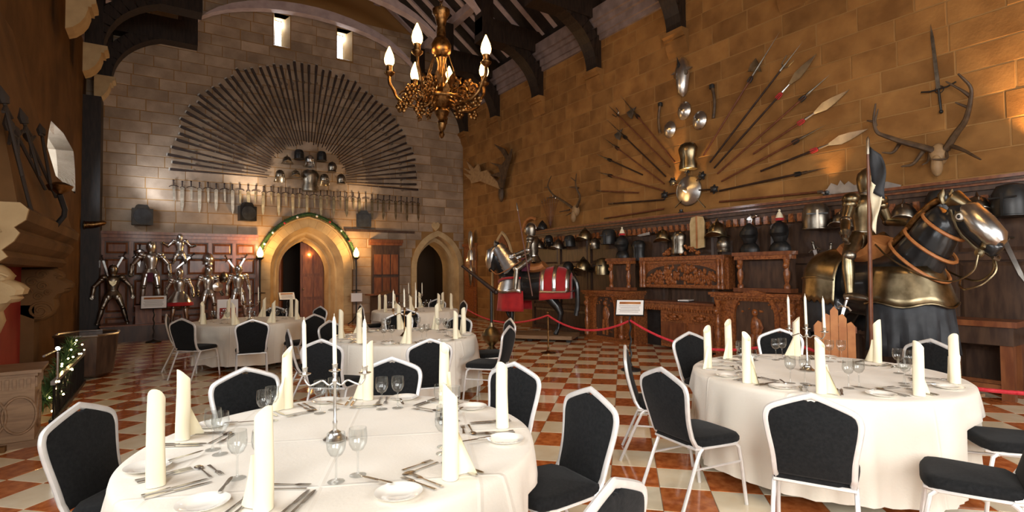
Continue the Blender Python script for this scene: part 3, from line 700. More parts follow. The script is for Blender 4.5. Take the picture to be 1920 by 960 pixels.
for ti, (c, R, nm, angs) in enumerate(TAB):
    rr = random.Random(50+ti)
    def va(a):
        o = V((math.cos(R_(a)), math.sin(R_(a)), 0)); vd = V((c.x, c.y, 0)).normalized(); rt = V((vd.y, -vd.x, 0))
        return math.degrees(math.atan2(o.dot(vd), o.dot(rt))) % 360
    srt = sorted(angs, key=va); best = min(range(8), key=lambda k: sum(abs((va(a)-45*((i+k) % 8)+180) % 360-180) for i, a in enumerate(srt)))
    for i, a in enumerate(srt):
        sd = SIDE[(i+best) % 8]+' side of the '+nm; th = R_(a)
        o = V((math.cos(th), math.sin(th), 0)); t = V((-o.y, o.x, 0))
        def put(me, name, rad, off, rot, label, cat, grp, z=ZT):
            ob = inst(me, name); p = V((c.x, c.y, 0))+o*rad+t*off; ob.location = (p.x, p.y, z); ob.rotation_euler = (0, 0, th+PI/2+rot+rr.uniform(-.06, .06)); return tag(ob, label, cat, grp)
        rn = .80 if ti > 1 else (.815 if ti == 0 else .85)
        nr = th+PI/2+rr.choice((-.5, -.2, .1, 2.6))
        p = V((c.x, c.y, 0))+o*rn
        nk = thing('napkin', 'tall rolled cream napkin standing on the '+sd, 'napkin', (p.x, p.y, ZT), nr, 'rolled napkins'); s = rr.uniform(.95, 1.05); nk.scale = (1, 1, s)
        inst(NAPM, 'folded_roll', nk); inst(NAPF, 'flap', nk)
        if ti < 3:
            put(PLM, 'side_plate', .79, -.235, 0, 'white side plate on the '+sd, 'plate', 'side plates')
            put(BK, 'butter_knife', .72, -.215, .25, 'small knife across the side plate on the '+sd, 'knife', 'butter knives', ZT+.016)
            put(FK, 'dinner_fork', .86, -.115, 0, 'outer silver fork on the '+sd, 'fork', 'dinner forks')
            put(FK, 'dinner_fork', .86, -.08, 0, 'inner silver fork on the '+sd, 'fork', 'dinner forks')
            put(KN, 'dinner_knife', .88, .085, 0, 'inner silver knife on the '+sd, 'knife', 'dinner knives')
            put(KN, 'dinner_knife', .88, .12, 0, 'outer silver knife on the '+sd, 'knife', 'dinner knives')
        if ti < 2:
            put(SPN, 'dessert_spoon', .64, .08, PI/2, 'spoon laid crosswise beyond the napkin on the '+sd, 'spoon', 'dessert spoons')
            put(DF, 'dessert_fork', .60, -.08, -PI/2, 'small fork laid crosswise beyond the napkin on the '+sd, 'fork', 'dessert forks')
        if ti < 5:
            put(GLM, 'wine_glass', .57 if ti != 1 else .6, .17, 0, 'clear wine glass nearer the edge on the '+sd, 'glass', 'wine glasses')
            put(GLM, 'wine_glass', .50 if ti != 1 else .53, .235, 0, 'clear wine glass nearer the middle on the '+sd, 'glass', 'wine glasses')
cz = [onz(628, 825, ZT), V((T2.x-.03, T2.y+.08, 0)), V((T3.x, T3.y, 0)), V((T4.x, T4.y, 0)), V((T5.x, T5.y, 0))]
for k, p in enumerate(cz): candelabrum(p, ZT, -YAW+R_(4) if k != 1 else -YAW-R_(60), TAB[k][2], 'gilt' if k == 2 else 'silver')
# ================================================================== chandelier
def chandelier(loc, label, watts):
    t = thing('chandelier', label, 'chandelier', loc, 0, 'hall chandeliers')
    MB().lathe([(.0001, -.95), (.03, -.93), (.05, -.88), (.03, -.83), (.06, -.78), (.08, -.70), (.05, -.64), (.09, -.58), (.13, -.50), (.10, -.44), (.17, -.36), (.20, -.28), (.16, -.2), (.09, -.12), (.07, 0), (.10, .06), (.07, .12), (.06, .3), (.09, .4), (.0001, .42)], 20).build('column', 'gilt', t)
    MB().lathe([(.0001, .42), (.10, .43), (.16, .5), (.17, .62), (.12, .72), (.08, .76), (.07, .95), (.11, 1.1), (.15, 1.16), (.15, 1.22), (.05, 1.26), (.0001, 1.27)], 20).build('crown', 'gilt', t)
    z = 1.25
    top = ZR-.3-loc[2]
    mb = MB(); k = 0
    while z < top:
        a = [(.035*math.cos(w), 0, .05*math.sin(w)) for w in [2*PI*i/10 for i in range(10)]]
        mb.tube(a, .009, 6, closed=True, T=TR(0, 0, z) @ RZ(k*PI/2)); z += .075; k += 1
    mb.build('chain', 'gilt', t)
    for k in range(14):
        w = 2*PI*k/14; r = (.3, .22)[k % 2]; z0 = (-.34, -.12)[k % 2]
        MB().prism([(0, 0), (.05, .06), (.055, .13), (.02, .2), (0, .24), (-.02, .2), (-.055, .13), (-.05, .06)], -.012, .012, RZ(w) @ TR(r, 0, z0) @ RY(.5) @ RZ(PI/2) @ RX(PI/2)).build('acanthus_leaf', 'gilt', t, 0)
    MB().tube([(.34*math.cos(2*PI*k/24), .34*math.sin(2*PI*k/24), -.3) for k in range(24)], .03, 8, closed=True).build('ring', 'gilt', t)
    angs = [180, -107, 130, -28, 38, 88]
    rgt = math.atan2(CR.y, CR.x)
    for i, a in enumerate(angs):
        w = rgt+R_(a); K = RZ(w)
        pts = smooth_poly([(.12, 0, -.3), (.3, 0, -.42), (.55, 0, -.40), (.74, 0, -.28), (.80, 0, -.12), (.87, 0, -.02), (.87, 0, .12)], 2)
        arm = MB().tube(pts, .028, 8, T=K).build('arm', 'gilt', t)
        for cx, cz, r in ((.40, -.24, .11), (.62, -.22, .09), (.28, -.10, .10)):
            sp = [(cx+r*(1-j/22)*math.cos(j*.52), 0, cz+r*(1-j/22)*math.sin(j*.52)) for j in range(20)]
            MB().tube(sp, .018, 6, T=K).build('scroll', 'gilt', arm)
        for cx, cz in ((.5, -.12), (.36, -.46), (.66, -.42), (.22, -.02), (.3, -.3), (.55, -.3)):
            fl_ = MB(); fl_.ell((0, 0, 0), .036, 8, 6)
            for j in range(6): fl_.ell((.065*math.cos(j*PI/3), 0, .065*math.sin(j*PI/3)), (.042, .018, .042), 8, 5)
            fl_2 = MB().add(fl_.v, fl_.f, K @ TR(cx, .03, cz)); fl_2.build('rosette', 'gilt', arm)
        MB().lathe([(.0001, .1), (.03, .1), (.085, .15), (.09, .17), (.05, .18), (.05, .27), (.06, .285), (.0001, .285)], 14, K @ TR(.87, 0, 0)).build('drip_cup', 'gilt', t)
        MB().lathe([(.0001, .285), (.055, .29), (.08, .34), (.085, .39), (.068, .47), (.035, .55), (.009, .61), (.0001, .615)], 14, K @ TR(.87, 0, 0)).build('flame_bulb', 'bulb', t)
        p = V(loc)+K @ V((.87, 0, .42)); l = point('chandelier_light', p, watts, WARM, .09)
        # leaf sprays rising to the crown
        MB().tube(smooth_poly([(.16, 0, -.22), (.24, 0, .1), (.13, 0, .45)], 2), [.014]*13 if False else .010, 6, T=K @ RZ(.5)).build('stay', 'gilt', t)
chandelier((XC, 8.0, 4.78), 'ornate gilt chandelier with flame bulbs hanging from the dark roof', 200)
chandelier((XC, 1.0, 4.9), 'matching gilt chandelier above the near tables, outside the picture', 185)
# ================================================================== hanging arms on the right wall
def seg(p0, p1): d = p1-p0; return d.length, MX.Translation(p0) @ d.to_track_quat('Z', 'X').to_matrix().to_4x4()
def orient(p0, p1, nrm):
    """frame at p0, z along the weapon, y along the wall normal"""
    d = (p1-p0); z = d.normalized(); y = V(nrm); x = y.cross(z).normalized()
    return d.length, MX(((x.x, y.x, z.x, p0.x), (x.y, y.y, z.y, p0.y), (x.z, y.z, z.z, p0.z), (0, 0, 0, 1)))
def blade(mb, poly, th=.008): return mb.prism(poly, -th, th, RX(PI/2) @ SC(1, 1, 1))
def polearm(p0, p1, kind, label, r=.018, nrm=(-1, 0, 0), name='polearm', m='haft', grp='polearms on the right wall'):
    L, T = orient(p0, p1, nrm)
    t = tag(bpy.data.objects.new(name, None), label, 'polearm', grp); COL.objects.link(t); t.matrix_world = T
    hl = {'spike': .45, 'leaf': .75, 'halberd': .8, 'fork': .55, 'glaive': 1.1, 'plain': .2}[kind]; hl = min(hl, L*.45)
    MB().tube([(0, 0, 0), (0, 0, L*.5), (0, 0, L-hl*.9)], [r, r*1.05, r*.9], 8).build('haft', m, t)
    mb = MB(); z = L-hl
    if kind == 'spike': mb.lathe([(r*1.3, z), (r*1.5, z+.05), (r*.9, z+.1), (.012, z+.2), (.0005, L)], 8)
    elif kind == 'leaf': mb.lathe([(r*1.3, z), (r*.9, z+.12), (.014, z+.16)], 8); blade(mb, [(-.012, z+.14), (-.075, z+hl*.45), (-.06, z+hl*.65), (0, L), (.06, z+hl*.65), (.075, z+hl*.45), (.012, z+.14)])
    elif kind == 'halberd':
        mb.lathe([(r*1.3, z), (r*1.1, z+.2), (.012, z+.3), (.0005, L)], 8); blade(mb, [(0, z+.08), (.14, z+.02), (.17, z+.15), (.14, z+.27), (0, z+.2)]); blade(mb, [(0, z+.2), (-.12, z+.12), (0, z+.1)])
    elif kind == 'fork':
        mb.lathe([(r*1.3, z), (r*1.1, z+.1), (.012, z+.15), (.0005, L)], 8)
        for s in (-1, 1): mb.tube(smooth_poly([(0, 0, z+.08), (s*.07, 0, z+.1), (s*.09, 0, z+.25)], 1), [.012]*6+[.004] if False else .010, 6)
    elif kind == 'glaive':
        mb.lathe([(r*1.4, z-.05), (r*1.6, z), (r, z+.05)], 8)
        blade(mb, [(-.02, z), (-.06, z+.1), (-.05, z+.6), (-.10, z+.9), (-.16, L), (-.02, L+.03), (.05, L-.15), (.05, z+.5), (.12, z+.42), (.07, z+.36), (.15, z+.3), (.07, z+.26), (.12, z+.16), (.03, z+.1)])
    else: mb.lathe([(r*1.1, z), (r*.8, L-.03), (.001, L)], 8)
    mb.build('head', 'steel' if kind in ('leaf', 'glaive') else 'steeldk', t)
    if kind in ('leaf', 'spike', 'halberd'):
        mb = MB()
        for j in range(9): w = j*2*PI/9; mb.tube([(0, 0, z), (r*1.8*math.cos(w), r*1.8*math.sin(w), z-.04), (r*2*math.cos(w), r*2*math.sin(w), z-.13)], .006, 5)
        mb.build('tassel', 'red' if kind == 'leaf' else 'black', t)
    return t
def wp(cx, cy): return onx(1080+cx/2.527, 40+cy/2.527, XR-.055)
RF = [((605, 635), (965, 50), 'halberd', 'longest red-shafted spear, steepest on the right of the wall fan'), ((635, 668), (1075, 95), 'fork', 'black-shafted pronged spear, second steepest on the right of the wall fan'),
      ((655, 695), (1140, 155), 'leaf', 'dark polearm with a pale slim blade, third steepest on the right'), ((670, 722), (1205, 250), 'spike', 'red-shafted spear with a long spike, fourth from top on the right'),
      ((840, 628), (1295, 325), 'leaf', 'spear with a broad leaf blade and red tassel above the others'), ((690, 758), (1185, 490), 'spike', 'thin red-shafted spear with a wavy head and small tassel'),
      ((875, 710), (1385, 510), 'leaf', 'spear with a leaf blade reaching behind the cream and black flag'), ((680, 803), (1205, 690), 'spike', 'dark low spear pointing right beside the round shield'),
      ((680, 855), (1530, 770), 'glaive', 'broad fretted glaive lying almost level above the panelling')]
LF = [((470, 668), (205, 345), 'halberd', 'steepest spear on the left of the wall fan'), ((445, 690), (150, 395), 'fork', 'pronged spear, second steepest on the left of the wall fan'), ((425, 735), (140, 460), 'halberd', 'long dark halberd, third steepest on the left of the fan'),
      ((418, 770), (135, 555), 'spike', 'fourth spear from the top on the left of the fan'), ((315, 727), (95, 628), 'spike', 'short dark spear left of the others, middle of the left fan'), ((420, 803), (95, 712), 'spike', 'red-brown spear sloping gently down toward the shield'),
      ((297, 812), (95, 803), 'plain', 'short level spear left of the round shield'), ((417, 845), (150, 865), 'plain', 'level dark spear just below the short level one'), ((417, 888), (130, 935), 'plain', 'lowest brown spear left of the round shield')]
for a, b, k, l in RF+LF: polearm(wp(*a), wp(*b), k, l, m='gun' if 'dark' in l or 'black' in l else 'haft')
# round shield and the maces around it
sc_ = onx(1293, 358, XR)
t = thing('round_shield', 'round polished shield hanging at the hub of the wall fan', 'shield', sc_)
NX = RY(-PI/2)
MB().lathe([(.30, .02), (.30, .035), (.27, .05), (.14, .1), (.05, .125), (.0001, .14)], 32, NX).build('dish', 'steel', t)
MB().tube([(-.03, .30*math.cos(w), .30*math.sin(w)) for w in [2*PI*i/32 for i in range(32)]], .012, 6, closed=True).build('rim', 'steeldk', t)
MB().lathe([(.05, .12), (.03, .15), (.008, .2), (.0001, .21)], 12, NX).build('boss', 'steeldk', t)
for cx, cy, d in ((530, 712, 'top'), (592, 740, 'upper right'), (470, 765, 'upper left'), (432, 822, 'left'), (648, 797, 'right')):
    p1 = wp(cx, cy); p0 = sc_+V((-.05, 0, 0)); dr = (p1-p0).normalized(); L, T = orient(p0+dr*.29, p1+dr*.05, (-1, 0, 0)); T = TR(-.03, 0, 0) @ T
    o = bpy.data.objects.new('mace', None); COL.objects.link(o); o.matrix_world = T; tag(o, 'ball-headed mace sticking out at the %s of the round shield' % d, 'mace', 'maces round the shield')
    MB().tube([(0, 0, 0), (0, 0, L)], .016, 8).build('handle', 'gun', o)
    mb = MB(); mb.ell((0, 0, L), (.07, .06, .07), 12, 8)
    for j in range(6): mb.ell((.075*math.cos(j*PI/3), 0, L+.075*math.sin(j*PI/3)), .022, 6, 4)
    mb.build('head', 'black', o)
for s, d in ((470, 'left'), (612, 'right')):
    o = MB(); a, b = wp(541+(s-541)*.45, 800+40), wp(s, 882); o.tube([a, b], .012, 6); tag(o.build('short_sword', 'brass', None), 'thin gilded sword tip showing at the lower %s of the round shield' % d, 'sword', 'sword tips under the shield')
# breastplate pieces, chanfron, bucklers, horns
def onwall(px, py, d=.0): return onx(px, py, XR-d)
NF = RZ(-PI/2)   # local +y -> toward -x after: local -y faces the room
def cuirass(loc, rz, s, m, label, name='breastplate', cat='breastplate', grp=None, sub=True):
    t = thing(name, label, cat, loc, rz, grp); t.scale = (s, s, s)
    prof = [(.0001, -.28), (.20, -.28), (.21, -.2), (.17, -.08), (.20, .06), (.22, .16), (.17, .25), (.09, .29), (.0001, .30)]
    MB().lathe(prof, 20, sx=1, sy=.72).build('plate', m, t)
    MB().tube([(.205*math.cos(w), .15*math.sin(w), -.27) for w in [2*PI*i/20 for i in range(20)]], .012, 6, closed=True).build('waist_roll', m, t)
    MB().tube([(0, -.155, -.27), (0, -.165, .05), (0, -.12, .26)], .008, 6).build('ridge', m, t)
    return t
cuirass(onwall(1290, 293, .2), -PI/2, .95, 'brass', 'brass-coloured breastplate above the round shield')
def helmet(loc, rz, s, m, label, kind, grp=None, peg=0):
    """hung or standing helmet; local -y is its front, origin at its base"""
    t = thing('helmet', label, 'helmet', loc, rz, grp); t.scale = (s, s, s)
    if peg: MB().tube([(0, .1, .14), (0, .1+peg, .14)], .012, 6).build('wall_peg', 'black', t)
    if kind == 'visor':
        MB().lathe([(.115, 0), (.12, .06), (.125, .14), (.11, .21), (.07, .255), (.02, .27), (.0001, .272)], 18, sy=1.15).build('skull', m, t)
        mb = MB(); mb.lathe([(.118, .02), (.135, .08), (.13, .15), (.10, .2)], 12, TR(0, -.015, 0), sy=1.3, a0=PI, a1=2*PI); mb.build('visor', m, t)
        MB().tube([(0, .12*math.cos(w), .15+.135*math.sin(w)) for w in [PI*i/10 for i in range(11)]], .008, 6).build('comb', m, t)
        MB().box((0, -.165, .145), (.15, .02, .012)).build('eye_slit', 'black', t)
        MB().lathe([(.13, -.04), (.115, .01)], 18, sy=1.15).build('collar', m, t)
    elif kind == 'morion':
        MB().lathe([(.125, .06), (.13, .1), (.12, .18), (.08, .25), (.02, .28), (.0001, .282)], 18, sy=1.15).build('skull', m, t)
        mb = MB(); n = 24; vs = []
        for r in (1, 1.55):
            for j in range(n): w = 2*PI*j/n; vs.append((.125*r*math.cos(w)*(.9 if r > 1 else 1), .145*r*math.sin(w), .07+(.06*(math.sin(w)**2)-.02*(math.cos(w)**2) if r > 1 else 0)))
        vs += [(x, y, z-.008) for x, y, z in vs]
        mb.add(vs, [f for j in range(n) for f in ((j, (j+1) % n, n+(j+1) % n, n+j), (2*n+j, 3*n+j, 3*n+(j+1) % n, 2*n+(j+1) % n), (n+j, n+(j+1) % n, 3*n+(j+1) % n, 3*n+j))]); mb.build('brim', m, t)
        MB().prism([(-.13, .12), (-.1, .26), (0, .335), (.1, .26), (.13, .12)], -.006, .006, MX(((0, 0, 1, 0), (1, 0, 0, 0), (0, 1, 0, 0), (0, 0, 0, 1)))).build('comb', m, t)
    elif kind == 'pot':
        MB().lathe([(.135, 0), (.14, .08), (.135, .2), (.10, .27), (.04, .29), (.0001, .292)], 18, sy=1.1).build('skull', m, t)
        MB().box((0, -.152, .16), (.2, .012, .014)).build('eye_slit', 'black', t)
        MB().box((0, -.156, .1), (.02, .014, .2)).build('face_bar', m, t)
        MB().tube([(.142*math.cos(w), .156*math.sin(w), .005) for w in [2*PI*i/20 for i in range(20)]], .008, 6, closed=True).build('rim', m, t)
    elif kind == 'lobster':
        MB().lathe([(.12, .05), (.128, .12), (.11, .2), (.06, .25), (.0001, .262)], 18, sy=1.12).build('skull', m, t)
        for k in range(4): MB().lathe([(.115+k*.012, .06-k*.035), (.125+k*.014, .03-k*.035)], 10, TR(0, .02+.012*k, 0), a0=R_(20), a1=R_(160), sy=1.15).build('tail_plate', m, t)
        MB().prism([(-.11, -.12), (-.09, -.2), (0, -.235), (.09, -.2), (.11, -.12)], .10, .112).build('peak', m, t)
        for s in (-1, 0, 1): MB().tube([(s*.06, -.21, .1), (s*.055, -.2, -.06)], .006, 6).build('face_bar', m, t)
        for s in (-1, 1): MB().lathe([(.04, 0), (.035, .012), (.0001, .014)], 10, TR(s*.118, -.03, 0) @ RY(s*PI/2) @ SC(2, 1, 1)).build('cheek_piece', m, t)
    return t
# horse mask with spike above
t = thing('horse_mask', 'pointed steel horse mask hanging highest above the round shield', 'armour', onwall(1281, 148, .03)); t.rotation_euler = (0, 0, -PI/2); t.scale = (1.05, 1, 1.05)
mb = MB(); vs = []
for i, (z, w, d) in enumerate(((.42, .03, .03), (.33, .1, .06), (.2, .15, .1), (.05, .15, .11), (-.12, .12, .1), (-.28, .09, .08), (-.36, .02, .03))):
    for j in range(9): a = PI*j/8; vs.append((w*math.cos(a), -d*math.sin(a)*1.6, z))
mb.add(vs, [(i*9+j, i*9+j+1, (i+1)*9+j+1, (i+1)*9+j) for i in range(6) for j in range(8)]); mb.build('mask_plate', 'steel', t)
for s in (-1, 1):
    MB().lathe([(.06, 0), (.05, .03), (.0001, .03)], 12, TR(s*.11, -.08, .08) @ RX(PI/2) @ RY(s*.5)).build('eye_guard', 'steeldk', t)
    MB().prism([(0, 0), (s*.17, .05), (s*.02, .1)], -.01, .01, TR(s*.09, -.05, .1) @ RX(PI/2)).build('flange', 'steel', t)
MB().lathe([(.05, .0), (.02, .1), (.001, .22)], 10, TR(0, -.12, .2) @ RX(.3)).build('spike', 'black', t)
for px, py, s, l in ((1284, 208, 1.0, 'topmost of the three small domed bucklers on the right wall'), (1257, 243, .95, 'left small domed buckler above the brass breastplate'), (1313, 226, 1.0, 'right small domed buckler above the brass breastplate')):
    t = thing('buckler', l, 'shield', onwall(px, py), 0, 'small bucklers'); t.scale = (s, s, s)
    MB().lathe([(.165, .015), (.165, .03), (.13, .07), (.06, .105), (.0001, .115)], 20, NX, sx=1.15).build('dish', 'steel', t)
    MB().lathe([(.03, .1), (.02, .13), (.0001, .14)], 10, NX).build('boss', 'brass', t)
for px, py, b, l in ((1237, 222, -1, 'slim curved powder horn left of the bucklers'), (1337, 190, 1, 'dark curved powder horn right of the bucklers')):
    p = onwall(px, py, .06); t = thing('powder_horn', l, 'horn', p, 0, 'powder horns')
    MB().tube(smooth_poly([(0, .02*b, .30), (0, -.02*b, .15), (0, -.035*b, -.05), (0, -.02*b, -.2), (0, .0, -.33)], 2), [.045*(1-i/17*.85) for i in range(17)] if False else .03, 10).build('horn', 'antler', t)
    MB().lathe([(.05, .26), (.05, .33), (.02, .35), (.0001, .36)], 12, TR(0, .02*b, 0)).build('cap', 'black', t)
# two-handed sword high on the right
def sword(p0, p1, label, nrm=(-1, 0, 0), grp=None, m='steel', hilt='black', wid=.022, gw=.17, name='sword', cat='sword', hl=.22, ring=False):
    L, T = orient(p0, p1, nrm)     # p0 pommel, p1 tip
    t = tag(bpy.data.objects.new(name, None), label, cat, grp); COL.objects.link(t); t.matrix_world = T
    blade(MB(), [(-wid, hl), (wid, hl), (wid*.8, L*.85), (0, L), (-wid*.8, L*.85)], .005).build('blade', m, t)
    MB().tube([(0, 0, .03), (0, 0, hl*.5), (0, 0, hl)], [.014, .018, .014], 8).build('grip', hilt, t)
    MB().ell((0, 0, .02), .026, 10, 7).build('pommel', hilt, t)
    if gw: MB().tube([(-gw, 0, hl+.03), (-gw*.5, 0, hl), (gw*.5, 0, hl), (gw, 0, hl+.03)], .011, 8).build('crossguard', hilt, t)
    if ring: MB().tube([(.05*math.cos(w), -.03, hl+.05*math.sin(w)) for w in [2*PI*i/12 for i in range(12)]], .006, 6, closed=True).build('side_ring', hilt, t)
    return t
sword(onwall(1765, 212, .06), onwall(1745, 46, .06), 'two-handed sword hanging point up above the great antlers', wid=.024, gw=.2, hl=.34, ring=True, m='steeldk')
# ================================================================== antlers
def antler_set(name, label, skull, beams, r0, X, skullm='bone', out=.25):
    """beams: lists of pixel points from the skull outward; they lean out from the wall"""
    p0 = onx(*skull, X-.12); t = thing(name, label, 'antlers', p0, 0, 'mounted antlers')
    mb = MB(); mb.ell((0, 0, 0), (.10, .11, .16), 12, 8); mb.ell((-.08, 0, -.16), (.07, .07, .15), 10, 8)
    mb.build('skull', skullm, t)
    for pts, rr, k in beams:
        n = len(pts); P = [onx(x, y, X-.14-out*min(1, (i/(n-1)))*k)-p0 for i, (x, y) in enumerate(pts)]
        Q = smooth_poly(P, 2); m = len(Q); MB().tube(Q, [rr*r0*(1-.8*i/(m-1)) for i in range(m)], 8).build('antler_beam' if rr > .8 else 'tine', 'antler', t)
    return t
def c3(cx, cy): return (1560+cx/5.333, 180+cy/5.333)
def c2(cx, cy): return (1560+cx/2.667, 40+cy/2.667)
antler_set('stag_antlers', 'great dark stag antlers spread wide above the right panelling', (1760, 290),
    [([c3(1080, 570), c3(940, 520), c3(700, 460), c3(560, 410), c3(445, 370), c3(412, 250), c3(436, 75)], 1, 1.4), ([c3(412, 255), c3(345, 245)], .5, 0.1), ([c3(440, 300), c3(430, 250), c3(462, 130)], .5, .2),
     ([c3(680, 470), c3(610, 575), c3(500, 565)], .65, .8), ([c3(910, 555), c3(810, 690), c3(690, 705)], .7, .9), ([c3(980, 580), c3(960, 660), c3(900, 690)], .5, .7),
     ([c2(570, 640), c2(620, 560), c2(668, 500), c2(690, 420), c2(702, 330), c2(630, 262)], 1, 1.4), ([c2(692, 375), c2(650, 345), c2(568, 300)], .6, .3), ([c2(684, 432), c2(615, 405)], .5, .2),
     ([c2(585, 620), c2(650, 640), c2(745, 692)], .75, 1.0), ([c2(570, 650), c2(580, 690), c2(500, 690)], .5, .7)], .052, XR)
def c8(cx, cy): return (840+cx/2.4, 240+cy/2.4)
antler_set('deer_antlers', 'many-tined deer antlers above the helmets on the right wall', c8(575, 372),
    [([c8(565, 362), c8(520, 330), c8(470, 300), c8(445, 262), c8(465, 215)], 1, 1.2), ([c8(450, 265), c8(433, 270)], .5, .1), ([c8(482, 310), c8(445, 315)], .6, .2), ([c8(548, 368), c8(500, 378)], .6, .4),
     ([c8(580, 355), c8(597, 310), c8(572, 260), c8(578, 205)], 1, 1.2), ([c8(588, 270), c8(545, 265)], .6, .2), ([c8(574, 240), c8(552, 222)], .5, .1), ([c8(575, 370), c8(530, 395)], .6, .4)], .042, XR)
# broad flat antlers
p0 = onx(940, 362, XR-.12); t = thing('elk_antlers', 'broad flat elk antlers nearest the corner of the hall', 'antlers', p0, 0, 'mounted antlers')
mb = MB(); mb.ell((0, 0, -.02), (.09, .12, .26), 12, 8); mb.build('skull', 'antler', t)
def palm(poly, k, m):
    P = [onx(*c8(*q), XR-.16-k*i) - p0 for i, q in enumerate(poly)]; n = len(P)
    c = sum(P, V())/n
    mb = MB(); mb.add([p for p in P]+[p+V((-.05, 0, 0)) for p in P], [tuple(range(n)), tuple(range(n, 2*n))[::-1]]+[(i, (i+1) % n, n+(i+1) % n, n+i) for i in range(n)]); mb.build('antler_palm', m, t, 0)
palm([(238, 275), (222, 268), (150, 240), (110, 250), (105, 235), (75, 205), (110, 212), (70, 178), (105, 192), (88, 150), (122, 184), (140, 162), (150, 198), (180, 190), (200, 215), (232, 250)], 0.0, 'bone')
palm([(236, 270), (228, 238), (243, 222), (193, 214), (238, 198), (232, 176), (193, 156), (246, 166), (266, 142), (243, 105), (212, 74), (258, 94), (276, 126), (291, 94), (286, 132), (268, 190), (252, 270)], 0.0, 'antler')
# ================================================================== back wall: fan of long guns, helmets and the sword row
ORD = 'first second third fourth fifth sixth seventh eighth ninth tenth eleventh twelfth thirteenth fourteenth fifteenth sixteenth seventeenth eighteenth nineteenth twentieth twenty-first twenty-second twenty-third twenty-fourth twenty-fifth twenty-sixth twenty-seventh'.split()
def nth(i, n): return 'middle one' if 2*i == n-1 else '%s from the %s' % ((ORD[i], 'left') if i < n/2 else (ORD[n-1-i], 'right'))
FC = V((3.66, YB-.07, 4.42))
g = thing('musket', 'long dark musket in the half-circle fan above the garlanded archway', 'musket', FC, 0, 'muskets in the fan')
st = MB(); st.prism([(-.025, 0), (.03, 0), (.038, .05), (.028, .4), (.024, .6), (.016, 1.75), (-.013, 1.75), (-.02, .6), (-.024, .4), (-.036, .08)], -.02, .02, RX(PI/2))
st.build('stock', 'gun', g)
MB().tube([(0, -.012, .45), (0, -.012, 1.5), (0, -.012, 2.4)], [.017, .014, .012], 8).build('barrel', 'gun', g)
mb = MB(); mb.box((.03, -.025, .46), (.04, .02, .16)); mb.tube([(.05, -.03, .5), (.075, -.03, .56), (.05, -.03, .6)], .012, 6); mb.build('lock', 'steeldk', g)
MB().box((0, 0, -.012), (.075, .044, .03)).build('butt_plate', 'steel', g)
for z in (.95, 1.4, 1.74): MB().tube([(.024*math.cos(w), .026*math.sin(w)-.004, z) for w in [2*PI*i/8 for i in range(8)]], .006, 5, closed=True).build('band', 'steeldk', g)
NG = 55
for i in range(NG):
    o = g if i == 0 else copy_tree(g)
    o['label'] = 'long dark musket, %s in the half-circle fan' % nth(NG-1-i, NG)
    a = PI*(i/(NG-1))+rnd.uniform(-.006, .006); r = 1.18+rnd.uniform(-.03, .02)
    d = V((math.cos(a), 0, math.sin(a))); r += rnd.uniform(-.05, .07); L, T = orient(FC+d*(r+2.38), FC+d*r, (0, -1, 0)); o.matrix_world = T
def fp(cx, cy, d=.15): return ony(300+cx/2.666, 80+cy/2.666, YB-d)
HB = [(635, 615, 'steeldk', 'morion', 'crested helmet at the upper left inside the musket fan'), (748, 605, 'steel', 'lobster', 'bright helmet at the top middle inside the musket fan'), (860, 640, 'steeldk', 'visor', 'helmet at the upper right inside the musket fan'),
      (600, 680, 'steeldk', 'lobster', 'helmet at the lower far left inside the musket fan'), (677, 684, 'steeldk', 'morion', 'helmet at the lower left, beside the breastplate in the musket fan'), (822, 698, 'steeldk', 'lobster', 'helmet at the lower right, beside the breastplate in the musket fan'), (905, 700, 'steeldk', 'visor', 'helmet at the lower far right inside the musket fan'),
      (695, 582, 'black', 'pot', 'black pot helmet at the upper left inside the musket fan'), (808, 590, 'black', 'pot', 'black pot helmet at the upper right inside the musket fan')]
for cx, cy, m, k, l in HB: helmet(fp(cx, cy, .30), 0, 1.0, m, l, k, 'helmets in the musket fan', .2)
cuirass(fp(752, 690, .2), 0, 1.15, 'steeldk', 'dark breastplate at the centre of the musket fan')
for i in range(36):
    u = i/35; x = .18+u*7.05; z = 4.14+.02*math.sin(u*3); lg = i % 2
    if lg: sword(V((x, YB-.05, z)), V((x+rnd.uniform(-.02, .02), YB-.05, z-rnd.uniform(.78, .86))), 'broad sword, %s among the broad swords in the row' % nth(i//2, 18), (0, -1, 0), 'broad swords in the row', 'steeldk' if i < 8 else 'brass', 'gun', .045, .05, 'broad_sword', hl=.16)
    else: sword(V((x, YB-.05, z+.02)), V((x+rnd.uniform(-.03, .03), YB-.05, z-rnd.uniform(.5, .6))), 'short cross-hilted dagger, %s among the daggers in the row' % nth(i//2, 18), (0, -1, 0), 'daggers in the row', 'steeldk' if i < 8 else 'brass', 'gun', .028, .11, 'dagger', 'dagger', hl=.16)
